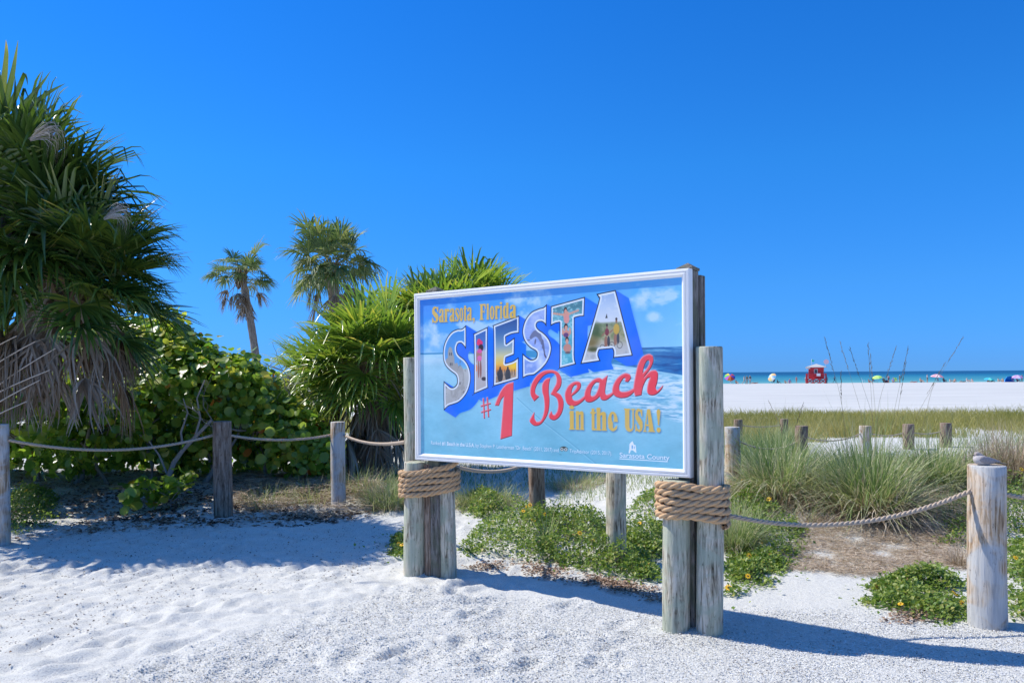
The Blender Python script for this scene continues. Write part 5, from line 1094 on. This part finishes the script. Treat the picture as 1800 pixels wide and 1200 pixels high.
litter([(-40, 905), (0, 850), (300, 835), (640, 840), (700, 900), (640, 915), (450, 930), (150, 950), (0, 960)], 5200, 0.05, 0.014, 'litter', 'leaf_litter', 'fallen leaves on shaded sand under the shrubs', 115, straw=False, clus=2.4)
litter([(-40, 860), (150, 845), (640, 850), (700, 890), (560, 912), (400, 905), (100, 900)], 5500, 0.13, 0.0018, 'blade_dry', 'straw_litter', 'dead twigs and straw under the shrubs', 116, clus=2.4, zmax=0.06)
litter([(-100, 1200), (-100, 900), (700, 890), (760, 1010), (300, 1080), (0, 1200)], 3000, 0.015, 0.0055, 'speck', 'debris', 'dark specks and twig bits on the trodden sand', 117, straw=False, clus=1.0)
litter([(500, 1240), (0, 1240), (700, 1030), (1170, 1065), (1500, 1060), (1900, 1110), (2100, 1240)], 52000, 0.0095, 0.0036, 'shell', 'shell_fragments', 'crushed white shell strewn over the path', 118, straw=False, clus=0.5, zmax=0.004)
litter([(500, 1240), (100, 1240), (750, 1030), (1170, 1075), (1500, 1070), (1900, 1120), (2100, 1240)], 2600, 0.015, 0.0024, 'speck', 'debris', 'dark bits among the crushed shell', 119, straw=False, clus=1.5)
litter([(380, 905), (400, 855), (560, 850), (660, 862), (690, 900), (620, 915), (480, 922)], 6500, 0.16, 0.0022, 'blade_dry', 'straw_litter', 'dark twigs and dead grass round the slim tan post', 127, clus=2.6, zmax=0.10)
litter([(100, 925), (120, 880), (380, 870), (640, 872), (700, 905), (560, 930), (300, 935)], 2600, 0.05, 0.014, 'speck', 'leaf_litter', 'dark fallen leaves on the shaded sand', 128, straw=False, clus=2.4)
def field(x0, x1, y0, y1, n, h, m, name, label, seed, wid=0.006, cond=None):
    r = np.random.RandomState(seed); x = r.uniform(x0, x1, n); y = r.uniform(y0, y1, n); k = vnoise(x*0.5+seed, y*0.35)+0.5 > r.rand(n)*0.9
    if cond is not None: k &= cond(x, y, r)
    x, y = x[k], y[k]; n = len(x); az = r.uniform(0, 2*PI, n); L = h*r.uniform(0.4, 1.1, n)*(0.7+0.8*(vnoise(x*0.9, y*0.6)+0.5)); ln = r.uniform(0.1, 0.9, n) if m != 'blade_dry' else r.uniform(0.6, 3.0, n); L = L/np.sqrt(1+ln**2)*1.2; t = np.linspace(0, 1, 4)[None]
    Pt = np.stack([x[:, None]+L[:, None]*ln[:, None]*t**1.5*np.cos(az)[:, None], y[:, None]+L[:, None]*ln[:, None]*t**1.5*np.sin(az)[:, None], gz(x, y)[:, None]+L[:, None]*t*(1-0.3*t)-0.01], -1)
    S = np.stack([np.cos(r.normal(0, 0.8, n)), r.normal(0, 0.4, n), 0*x], -1); S /= np.linalg.norm(S, axis=1)[:, None]; V, F, ii = ribbons(Pt, wid*np.clip(1.03-t, 0.05, 1)*np.ones((n, 1)), S)
    val = np.clip(r.beta(2, 2, n)+0.9*vnoise(x*0.35+5, y*0.25), 0, 1)
    return tag(link(name, mesh_np(name, V, [F], MT[m], rnd=val[ii])), label, kind='stuff')
field(-14, 27, 14.5, 26.5, 150000, 0.34, 'blade_olive', 'field_grass', 'olive beach grass band beyond the fence', 121, 0.007, lambda x, y, r: ~((x > 5.6-0.6*vnoise(y, y*0)) & (x < 9.6+vnoise(y, y*0+5)) & (y < 16.3+vnoise(x, y*0)*1.0)) & ~((x < 3.4) & (y < 18)) & (y < 25.2+1.5*vnoise(x*0.25, y*0)+r.normal(0, 0.35, len(x))))
field(3.0, 14, 8.8, 14.5, 40000, 0.48, 'blade', 'field_grass', 'thin mixed grass around the far post row', 122, 0.004, lambda x, y, r: (y < 11.4+1.0*vnoise(x, y*0)) | (x > 7.2+r.rand(len(x))*1.0) | (x < 0.365*y))
field(-1.6, 3.6, 9.6, 13.6, 9000, 0.2, 'blade', 'field_grass', 'short grass on the sand bank behind the sign', 123, 0.0035, lambda x, y, r: vnoise(x*1.1+2, y*0.9) > 0.0)
field(1.9, 7.4, 6.6, 11.2, 12000, 0.32, 'blade', 'ground_grass', 'mixed low grass between the clumps right of the sign', 124, 0.0045, lambda x, y, r: (y > 7.9+0.6*vnoise(x*1.7, y*0)) & (x > 0.215*y))
field(1.9, 7.4, 6.6, 11.2, 22000, 0.30, 'blade_dry', 'dry_ground_grass', 'dead straw blades between the clumps right of the sign', 125, 0.004, lambda x, y, r: (y > 7.9+0.6*vnoise(x*1.7, y*0)) & (x > 0.215*y))
field(1.5, 30, 26.0, 31.5, 6000, 0.16, 'blade_olive', 'sparse_grass', 'broken line of sparse tufts at the far edge of the grass band', 126, 0.008, lambda x, y, r: vnoise(x*1.3, y*1.9+3) > 0.12)
clump(470, 9.5, 420, 0.32, 0.4, 'dull shaded tuft between the dark post and the slim tan post', 131, lean=1.0, wid=0.0035, dry=0.5)
clump(545, 9.6, 500, 0.34, 0.4, 'shaded grass tuft just left of the slim tan post', 133, lean=1.0, wid=0.0035, dry=0.5)
field(4.0, 13.5, 14.8, 20, 42000, 0.36, 'blade_olive', 'field_grass', 'olive grass at the near side of the band', 135, 0.006, lambda x, y, r: (y > 16.0+vnoise(x, y*0)*1.2) | (x > 10.5) | (x < 5.9))

# ------------------------------------------------------------------ the lifeguard tower, parasols and people at the water's edge
MT['red'] = plain('red painted boards', (0.62, 0.045, 0.055), 0.6, 0.08, 3); MT['roofgrey'] = plain('pale grey roof', (0.48, 0.47, 0.45), 0.6); MT['glass'] = plain('dark window glass', (0.05, 0.07, 0.09), 0.15, 0.1, 5, 0, 0.6)
MT['white'] = plain('white paint', (0.78, 0.78, 0.78), 0.5, 0.03); MT['fgreen'] = plain('green flag cloth', (0.05, 0.50, 0.32), 0.8); MT['pinkish'] = plain('pink white cloth', (0.80, 0.52, 0.56), 0.8)
def tower():
    d = 168.0; c = P(1435, 673, d); z0 = gzf(c.x, d); base = Vector((c.x, d, z0)); root = empty('lifeguard_tower', base, 'red lifeguard tower with pale roof standing on the beach by the sea', 'lifeguard tower', rz=math.radians(-24))
    part = lambda n, b, m: b.build(n, m, root)
    Lw = 1.45; zf = 1.05; zt = 3.35
    # planked walls: each board its own piece
    nb = 11; bh = (zt-zf)/nb
    for side in range(4):
        a = side*PI/2; M = Matrix.Rotation(a, 4, 'Z')
        for i in range(nb):
            z = zf+bh*(i+0.5); b = MB(); wbig = 2*Lw
            if side in (0, 1) and 5 <= i <= 8:            # boards either side of the window opening
                for s in (-1, 1): b.box(M @ Vector((s*(Lw*0.5+0.17), -Lw, z)), (Lw-0.34, 0.05, bh-0.025) if side % 2 == 0 else (0.05, Lw-0.34, bh-0.025))
            else: b.box(M @ Vector((0, -Lw, z)), (wbig, 0.05, bh-0.025) if side % 2 == 0 else (0.05, wbig, bh-0.025))
            part('wall_board', b, MT['red'])
    b = MB(); b.box((0, 0, (zf+zt)/2), (2*Lw-0.12, 2*Lw-0.12, zt-zf)); part('inner_wall', b, MT['red'])
    for side in (0, 1):
        M = Matrix.Rotation(side*PI/2, 4, 'Z'); b = MB()
        for dx, dz, sx, sz in ((-0.32, 0, 0.07, 0.95), (0.32, 0, 0.07, 0.95), (0, 0.44, 0.57, 0.07), (0, -0.44, 0.57, 0.07)): b.box(M @ Vector((dx, -Lw-0.035, zf+bh*7+dz)), (sx, 0.05, sz) if side == 0 else (0.05, sx, sz))
        w_ = part('window_frame', b, MT['white']); b = MB(); b.box(M @ Vector((0, -Lw+0.045, zf+bh*7)), (0.57, 0.02, 0.81) if side == 0 else (0.02, 0.57, 0.81)); b.build('window_pane', MT['glass'], w_)
    b = MB(); e = 2.05; apex = Vector((0, 0, zt+0.75)); q = [Vector((x*e, y*e, zt+0.06)) for x, y in ((-1, -1), (1, -1), (1, 1), (-1, 1))]; q0 = [v-Vector((0, 0, 0.10)) for v in q]
    for k in range(4): b.poly([q[k], q[(k+1) % 4], apex]); b.poly([q0[k], q0[(k+1) % 4], q[(k+1) % 4], q[k]])
    b.poly(q0[::-1]); part('roof', b, MT['roofgrey'])
    b = MB(); b.box((0, 0, zf-0.08), (4.0, 4.0, 0.14)); part('deck', b, MT['red'])
    for side in range(4):
        M = Matrix.Rotation(side*PI/2, 4, 'Z')
        for z in (zf+0.35, zf+0.65, zf+0.95):
            b = MB(); b.box(M @ Vector((0, -1.96, z)), (3.9, 0.05, 0.12) if side % 2 == 0 else (0.05, 3.9, 0.12)); part('railing', b, MT['red'])
        for x in (-1.9, -0.65, 0.65, 1.9):
            b = MB(); b.box(M @ Vector((x, -1.90, zf+0.45)), (0.09, 0.09, 1.1)); part('railing_post', b, MT['red'])
            b = MB(); b.box(M @ Vector((x, -1.85, zf/2-0.15)), (0.16, 0.16, zf+0.1)); part('stilt', b, MT['red'])
        for x in (-1.28, 0.0, 1.28):
            for s in (-1, 1): b = MB(); b.rings([M @ Vector((x-s*0.56, -1.90, 0.0)), M @ Vector((x+s*0.56, -1.90, zf-0.16))], 0.055, 4, smooth=False); part('cross_brace', b, MT['red'])
    b = MB(); b.box((0.55, -2.03, zf+0.75), (0.75, 0.03, 0.55)); part('notice_board', b, MT['white'])
    b = MB(); b.box((-1.55, -1.6, zt-0.18), (0.9, 0.04, 0.22)); part('name_board', b, MT['white'])
    b = MB(); b.rings([(-0.9, 0, zt+0.3), (-0.9, 0, zt+1.75)], 0.035, 6); pole = part('flag_pole', b, MT['white']); b = MB()
    for s in (0.0, 0.012): b.poly([(-0.87, s, zt+1.15), (-0.40, s+0.10, zt+1.20), (-0.32, s-0.06, zt+1.45), (-0.87, s, zt+1.72)])
    b.build('flag', MT['fgreen'], pole)
    b = MB(); b.rings([(1.75, -0.5, zt), (2.0, -0.6, zt+1.0)], 0.035, 6); pole = part('flag_pole', b, MT['white']); b = MB()
    b.rings([(2.0, -0.62, zt+1.15), (2.0, -0.58, zt+1.15)], 0.52, 16, smooth=False); b.build('pennant', MT['pinkish'], pole)
tower()

def skinned(pts, edges, rad, name, root=0):
    me = bpy.data.meshes.new(name); me.from_pydata(pts, edges, []); o = bpy.data.objects.new(name, me); C.objects.link(o)
    o.modifiers.new('s', 'SKIN'); sv = me.skin_vertices[0].data if me.skin_vertices else None
    if sv is None: bm = bmesh.new(); bm.from_mesh(me); bm.verts.layers.skin.verify(); bm.to_mesh(me); bm.free(); sv = me.skin_vertices[0].data
    for i, r in enumerate(rad): sv[i].radius = (r, r) if not hasattr(r, '__len__') else r; sv[i].use_root = (i == root)
    ss = o.modifiers.new('u', 'SUBSURF'); ss.levels = 1; ss.render_levels = 1
    dg = bpy.context.evaluated_depsgraph_get(); dg.update(); out = bpy.data.meshes.new_from_object(o.evaluated_get(dg)); bpy.data.objects.remove(o); out.name = name
    for p in out.polygons: p.use_smooth = True
    return out
E_ = [(0, 1), (1, 2), (2, 3), (3, 4), (4, 5), (2, 6), (6, 7), (7, 8), (8, 9), (2, 10), (10, 11), (11, 12), (12, 13), (0, 14), (14, 15), (15, 16), (16, 17), (0, 18), (18, 19), (19, 20), (20, 21)]
R_ = [0.135, 0.13, 0.125, 0.055, 0.085, 0.08, 0.06, 0.045, 0.035, 0.035, 0.06, 0.045, 0.035, 0.035, 0.085, 0.06, 0.042, 0.035, 0.085, 0.06, 0.042, 0.035]
POSE = {
 'standing': [(0, 0, .95), (0, 0, 1.15), (0, 0, 1.38), (0, 0, 1.50), (0, -.01, 1.60), (0, -.01, 1.68), (.19, 0, 1.39), (.24, .02, 1.12), (.23, -.04, .88), (.23, -.06, .78), (-.19, 0, 1.39), (-.24, .02, 1.12), (-.23, -.04, .88), (-.23, -.06, .78), (.09, 0, .86), (.10, -.01, .48), (.10, .02, .07), (.10, -.13, .03), (-.09, 0, .86), (-.10, .01, .48), (-.10, .03, .07), (-.10, -.12, .03)],
 'walking': [(0, 0, .93), (0, -.01, 1.13), (0, -.03, 1.36), (0, -.04, 1.48), (0, -.06, 1.58), (0, -.06, 1.66), (.19, -.03, 1.37), (.23, .12, 1.13), (.22, .22, .93), (.22, .25, .84), (-.19, -.03, 1.37), (-.24, -.14, 1.14), (-.21, -.30, .98), (-.20, -.34, .90), (.09, 0, .84), (.10, -.20, .50), (.10, -.26, .07), (.10, -.40, .04), (-.09, 0, .84), (-.10, .10, .48), (-.10, .38, .14), (-.10, .30, .03)],
 'sitting': [(0, 0, .12), (0, .05, .32), (0, .06, .54), (0, .05, .66), (0, .03, .76), (0, .03, .84), (.19, .06, .55), (.24, .16, .34), (.25, .24, .12), (.25, .28, .04), (-.19, .06, .55), (-.26, -.10, .40), (-.14, -.28, .42), (-.10, -.34, .44), (.10, -.06, .12), (.13, -.34, .44), (.12, -.62, .08), (.12, -.74, .04), (-.10, -.06, .12), (-.13, -.36, .42), (-.12, -.62, .08), (-.12, -.74, .04)],
 'lying': [(0, 0, .14), (.20, 0, .15), (.44, 0, .17), (.56, 0, .20), (.66, 0, .25), (.73, 0, .28), (.44, .19, .15), (.25, .27, .10), (.05, .28, .06), (-.04, .28, .05), (.44, -.19, .15), (.25, -.27, .10), (.05, -.28, .06), (-.04, -.28, .05), (-.08, .10, .13), (-.45, .12, .30), (-.80, .12, .07), (-.90, .12, .12), (-.08, -.10, .13), (-.46, -.12, .12), (-.86, -.12, .07), (-.92, -.12, .14)],
}
def cmat(c, _c={}):
    if c not in _c: _c[c] = plain('cloth or skin %d' % len(_c), c, 0.8, 0.06, 20)
    return _c[c]
skin_c = [(0.52, 0.30, 0.21), (0.40, 0.22, 0.14), (0.60, 0.38, 0.28)]
BODY = {}
for k, pts in POSE.items():
    me = skinned(pts, E_, R_, 'body'); 
    for _ in range(4): me.materials.append(cmat(skin_c[0]))
    J = np.array(pts)
    for p in me.polygons:                              # slots: 0 skin, 1 top, 2 shorts, 3 hair
        c = np.array(p.center); dd = np.linalg.norm(J-c, axis=1); w_ = {0: 0.16, 1: 0.15, 2: 0.15, 6: 0.08, 10: 0.08, 14: 0.12, 18: 0.12}
        i = int(np.argmin(dd)); p.material_index = 0
        if i in (1, 2) or (i in (6, 10) and dd[i] < 0.09): p.material_index = 1
        elif i in (0, 14, 18): p.material_index = 2
        elif i in (4, 5) and (c[2] > J[5][2]-0.02 or c[1] > J[4][1]+0.02): p.material_index = 3
    BODY[k] = me
def person(px, py, d, pose, label, top, bot, hair, skin=0, s=1.0, rz=0.0, dz=0.0):
    q = P(px, py, d); z = gzf(q.x, d); o = link('person', BODY[pose]); o.location = (q.x, d, z+dz); o.rotation_euler = (0, 0, rz); o.scale = (s, s, s)
    for i, c in enumerate((skin_c[skin], top or skin_c[skin], bot, hair)): o.material_slots[i].link = 'OBJECT'; o.material_slots[i].material = cmat(c)
    return tag(o, label, 'person')
dk = (0.02, 0.02, 0.025); wh = (0.75, 0.75, 0.75); nv = (0.02, 0.03, 0.10); bk = (0.03, 0.02, 0.015); br = (0.10, 0.05, 0.025); bl_ = (0.45, 0.32, 0.15)
D0 = 168.0
person(1294, 673, D0, 'sitting', 'person in dark top sitting beside the rainbow parasol', dk, nv, bk, 0, 1.0, 0.4)
person(1308, 676, D0-6, 'walking', 'person in pale grey clothes, left one of the trio near the rainbow parasol', (0.45, 0.45, 0.42), (0.35, 0.38, 0.33), br, 0, 1.0, 0.8)
person(1313, 676, D0-5, 'standing', 'person in olive shirt in the middle of the trio near the rainbow parasol', (0.16, 0.17, 0.09), (0.30, 0.38, 0.42), bk, 1, 1.02, 0.2)
person(1318.5, 676, D0-6, 'standing', 'person in black shirt and pale cap, right one of the trio', dk, (0.5, 0.5, 0.5), (0.7, 0.65, 0.62), 0, 1.05, -0.3)
person(1327, 673, D0, 'lying', 'person lying on the sand right of the trio', (0.30, 0.10, 0.10), (0.25, 0.1, 0.1), bk, 0)
person(1367, 673, D0, 'sitting', 'person in brown under the tilted yellow parasol', (0.20, 0.12, 0.10), (0.12, 0.10, 0.12), br, 1, 1, 1.2)
person(1380, 673, D0, 'sitting', 'person in tan top sitting between the tilted parasol and the tower', (0.35, 0.30, 0.22), (0.2, 0.2, 0.15), br, 0, 0.9, 0.5)
person(1388, 673, D0, 'sitting', 'person in bright blue seated left of the tower', (0.03, 0.08, 0.50), (0.03, 0.08, 0.50), wh, 0, 1.15, -0.4)
person(1400, 673, D0, 'standing', 'child in pink standing left of the tower', (0.65, 0.25, 0.28), (0.5, 0.25, 0.2), bl_, 0, 0.85, 0.3)
person(1416.5, 673, D0, 'standing', 'person in white right against the left side of the tower', wh, (0.5, 0.4, 0.38), br, 0, 0.85, 0.0)
person(1453.5, 673, D0, 'standing', 'person in pale top just right of the tower', (0.55, 0.50, 0.52), (0.40, 0.25, 0.25), br, 0, 0.88, 0.4)
person(1467, 673, D0, 'walking', 'person in white shirt and dark shorts walking right of the tower', wh, dk, bk, 0, 0.95, 1.2)
person(1527.5, 673, D0, 'sitting', 'person in maroon seated beside the white deck chair', (0.20, 0.04, 0.05), (0.3, 0.1, 0.1), br, 0, 1, 0.6)
person(1553.5, 673, D0, 'sitting', 'person in green seated beside the dark blue cooler', (0.18, 0.38, 0.20), (0.3, 0.3, 0.3), bl_, 0, 1.35, 0.0)
person(1562, 674, D0-1, 'standing', 'person in pink shirt and navy shorts right of the lime parasol', (0.75, 0.30, 0.27), nv, br, 0, 0.92, 0.2)
person(1570.5, 673, D0, 'sitting', 'person in bright blue sitting left of the green chairs', (0.05, 0.25, 0.65), (0.05, 0.15, 0.4), br, 0, 1.3, -0.5)
person(1581.5, 673, D0, 'standing', 'person in dark olive standing behind the green chairs', (0.14, 0.13, 0.08), (0.16, 0.15, 0.10), wh, 1, 0.98, 0.9)
person(1607, 673, D0, 'lying', 'person in pink lying between the green chairs and pink parasol', (0.55, 0.18, 0.22), (0.5, 0.2, 0.2), bk, 0)
person(1618.5, 673, D0, 'sitting', 'person in cream sitting left of the person in white', (0.6, 0.5, 0.36), (0.1, 0.1, 0.12), bk, 0, 1.2, 0.3)
person(1630, 673, D0, 'standing', 'person in white shirt and dark shorts standing left of the pink parasol', wh, (0.08, 0.06, 0.06), (0.6, 0.55, 0.5), 0, 1.0, 0.7)
person(1659, 673, D0, 'sitting', 'person in dark purple hunched beside the pink parasol pole', (0.05, 0.02, 0.05), (0.03, 0.2, 0.4), dk, 1, 1.2, 0.2)
person(1670, 673, D0, 'sitting', 'person in white, first of the seated row right of the pink parasol', wh, (0.3, 0.32, 0.3), bk, 0, 1.0, 0.9)
person(1678.5, 673, D0, 'sitting', 'person in peach, second of the seated row right of the pink parasol', (0.6, 0.38, 0.28), nv, br, 0, 1.0, -0.7)
person(1693, 673, D0, 'lying', 'person in teal lying in the middle of the seated row', (0.05, 0.22, 0.25), (0.03, 0.1, 0.15), bk, 1, 1, 0.2)
person(1700, 673, D0, 'sitting', 'person all in white in the seated row', wh, (0.75, 0.72, 0.7), (0.5, 0.3, 0.2), 0, 1.1, 0.4)
person(1708.5, 673, D0, 'sitting', 'person in white with black hair ending the seated row', wh, wh, bk, 0, 0.95, -0.3)
person(1736, 673, D0, 'sitting', 'person in white under the teal parasol', (0.65, 0.6, 0.58), (0.2, 0.1, 0.1), br, 0, 1.05, 0.3)
person(1743, 673, D0, 'sitting', 'person in dark clothes under the teal parasol', (0.08, 0.07, 0.08), (0.1, 0.1, 0.1), bk, 1, 1.0, 0.3)
person(1755, 673, D0, 'sitting', 'person in cream seated alone right of the teal parasol', (0.68, 0.6, 0.52), (0.4, 0.3, 0.25), bk, 0, 1.05, 0.8)
person(1762.5, 673, D0, 'sitting', 'person in pale yellow seated left of the blue shelter', (0.7, 0.62, 0.42), (0.5, 0.42, 0.4), bk, 0, 1.0, -0.3)
person(1788, 673, D0, 'sitting', 'person in lilac seated under the purple parasol', (0.32, 0.18, 0.42), (0.15, 0.1, 0.2), bk, 0, 1.1, 0.3)
person(1796.5, 673, D0, 'standing', 'person in brown top at the right edge of the beach', (0.25, 0.14, 0.10), (0.6, 0.5, 0.45), bk, 0, 0.9, 0.4)
person(499, 673, D0-10, 'walking', 'person in pink seen through the gap between shrub and thicket', (0.6, 0.25, 0.35), (0.55, 0.2, 0.25), br, 0, 1.0, 0.5)
person(491, 673, D0-10, 'sitting', 'person in black seated in the gap between shrub and thicket', dk, dk, bk, 1, 1.1, 0.5)

def parasol(px, py_top, d, r, tilt, label, cols, lean=(0, 0), h=None, py_base=673):
    q = P(px, py_base, d); z = gzf(q.x, d); root = empty('parasol', (q.x, d, z), label, 'parasol'); top = P(px, py_top, d).z-z if h is None else h
    n = 8; Mt = Matrix.Rotation(tilt[1], 4, 'Y') @ Matrix.Rotation(tilt[0], 4, 'X'); cH = Vector((lean[0], 0, top))
    b = MB(); b.rings([(lean[0]*-0.3, 0, -0.2), (lean[0], 0, top-0.05)], 0.03, 6); b.build('pole', MT['white'], root)
    for k in range(n):
        b = MB(); L_ = 4
        for j in range(L_):
            a0, a1 = 2*PI*k/n, 2*PI*(k+1)/n; r0, r1 = r*j/L_, r*(j+1)/L_; z0 = 0.30*r-0.42*r*(j/L_)**2; z1 = 0.30*r-0.42*r*((j+1)/L_)**2
            pts = [Vector((r0*math.cos(a0), r0*math.sin(a0), z0)), Vector((r1*math.cos(a0), r1*math.sin(a0), z1)), Vector((r1*math.cos(a1), r1*math.sin(a1), z1)), Vector((r0*math.cos(a1), r0*math.sin(a1), z0))]
            if j == 0: pts = pts[:3]
            b.poly([cH+Mt @ p-Vector((0, 0, 0.30*r)) for p in pts])
        b.build('canopy_panel', cmat(cols[k % len(cols)]), root)
    for k in range(n): a = 2*PI*k/n; b = MB(); b.rings([cH+Mt @ Vector((0, 0, -0.35*r)), cH+Mt @ Vector((0.62*r*math.cos(a), 0.62*r*math.sin(a), -0.19*r))], 0.012, 4); b.build('rib', MT['white'], root)
    return root
parasol(1283, 659, D0-3, 1.15, (0.75, -0.15), 'rainbow striped beach parasol at the left end of the beach crowd', [(0.75, 0.08, 0.06), (0.03, 0.12, 0.55), (0.8, 0.6, 0.03), (0.10, 0.5, 0.12), (0.5, 0.12, 0.5), (0.8, 0.25, 0.04)])
parasol(1355, 660, D0, 1.0, (0.5, -0.95), 'yellow white and blue parasol tilted on its side', [(0.75, 0.6, 0.25), (0.8, 0.8, 0.75), (0.2, 0.5, 0.7), (0.8, 0.45, 0.2)], (0.2, 0))
parasol(1542, 660, D0, 1.05, (0.2, -0.2), 'lime green beach parasol', [(0.45, 0.75, 0.15), (0.50, 0.80, 0.22)])
parasol(1647.5, 657.5, D0, 1.35, (0.1, 0.05), 'pink and white parasol on a tall white pole', [(0.78, 0.30, 0.34), (0.8, 0.62, 0.64)])
parasol(1739, 663.5, D0, 1.05, (0.15, 0.05), 'low teal parasol shading two seated people', [(0.03, 0.50, 0.50), (0.05, 0.35, 0.62), (0.15, 0.65, 0.55)])
parasol(1788, 659, D0, 1.2, (0.15, -0.1), 'pale purple parasol beside the blue shelter', [(0.42, 0.25, 0.52), (0.60, 0.45, 0.65)])
parasol(491, 666, D0-10, 1.3, (0.1, 0.0), 'dark topped parasol seen between shrub and thicket', [(0.10, 0.12, 0.16), (0.6, 0.6, 0.6)])
def shelter():
    q = P(1776, 673, D0); z = gzf(q.x, D0); root = empty('beach_shelter', (q.x, D0, z), 'bright blue half dome beach shelter near the right edge', 'beach tent'); n = 10; m = 6
    for s in range(3):
        V = []
        for i in range(m+1):
            for j in range(4): a = PI*i/m; bt = PI*0.5*(s+j/3)/3; V.append((-1.05*math.cos(a), 0.2+0.9*math.cos(bt)*math.sin(a), max(1.25*math.sin(a)*math.sin(bt), 0)))
        F = [(i*4+j, i*4+j+1, (i+1)*4+j+1, (i+1)*4+j) for i in range(m) for j in range(3)]
        link('canopy_panel', mesh_np('canopy_panel', np.array(V), [np.array(F)], cmat(((0.02, 0.25, 0.75), (0.03, 0.35, 0.85), (0.02, 0.25, 0.75))[s]), smooth=True), root)
    b = MB(); b.box((0, -0.1, 0.02), (2.0, 1.2, 0.03)); b.build('ground_sheet', cmat((0.1, 0.12, 0.3)), root)
shelter()
def deck_chair(px, label, col, rz=0.0, low=False):
    q = P(px, 673, D0); z = gzf(q.x, D0); root = empty('deck_chair', (q.x, D0+0.2, z), label, 'chair', rz)
    b = MB(); b.box((0, 0, 0.32), (0.55, 0.5, 0.04)); b.build('seat', cmat(col), root); b = MB(); b.box((0, 0.32, 0.68), (0.55, 0.04, 0.75), Matrix.Rotation(-0.35, 4, 'X')); b.build('backrest', cmat(col), root)
    for x in (-0.27, 0.27):
        for y in (-0.22, 0.22): b = MB(); b.rings([(x, y, 0), (x, y, 0.5)], 0.018, 5); b.build('leg', MT['white'], root)
        b = MB(); b.box((x, 0, 0.52), (0.05, 0.5, 0.03)); b.build('armrest', MT['white'], root)
deck_chair(1519, 'white reclining deck chair left of the lime parasol', (0.72, 0.72, 0.74), 1.2); deck_chair(1574.5, 'lime green deck chair nearer the person in blue', (0.42, 0.72, 0.15), -0.4); deck_chair(1578.5, 'lime green deck chair nearer the person in dark olive', (0.42, 0.72, 0.15), 0.5)
deck_chair(1287, 'dark low lounger under the rainbow parasol', (0.04, 0.06, 0.10), 1.4); deck_chair(1359, 'black lounger under the tilted parasol', (0.03, 0.03, 0.03), -1.2); deck_chair(1537, 'navy chair under the lime parasol', (0.03, 0.08, 0.22), 0.3); deck_chair(1652, 'dark blue lounger at the foot of the pink parasol', (0.02, 0.05, 0.15), 1.4); deck_chair(1783, 'lilac chair beside the blue shelter', (0.40, 0.32, 0.55), 0.2)
q = P(1556.5, 673, D0); root = empty('cooler_box', (q.x, D0-0.6, gzf(q.x, D0)), 'dark blue cooler box in front of the seated people', 'cooler'); b = MB(); b.box((0, 0, 0.25), (0.75, 0.45, 0.5), None, 0.03); b.build('body', cmat(nv), root); b = MB(); b.box((0, 0, 0.54), (0.8, 0.5, 0.08), None, 0.02); b.build('lid', cmat((0.05, 0.09, 0.3)), root)
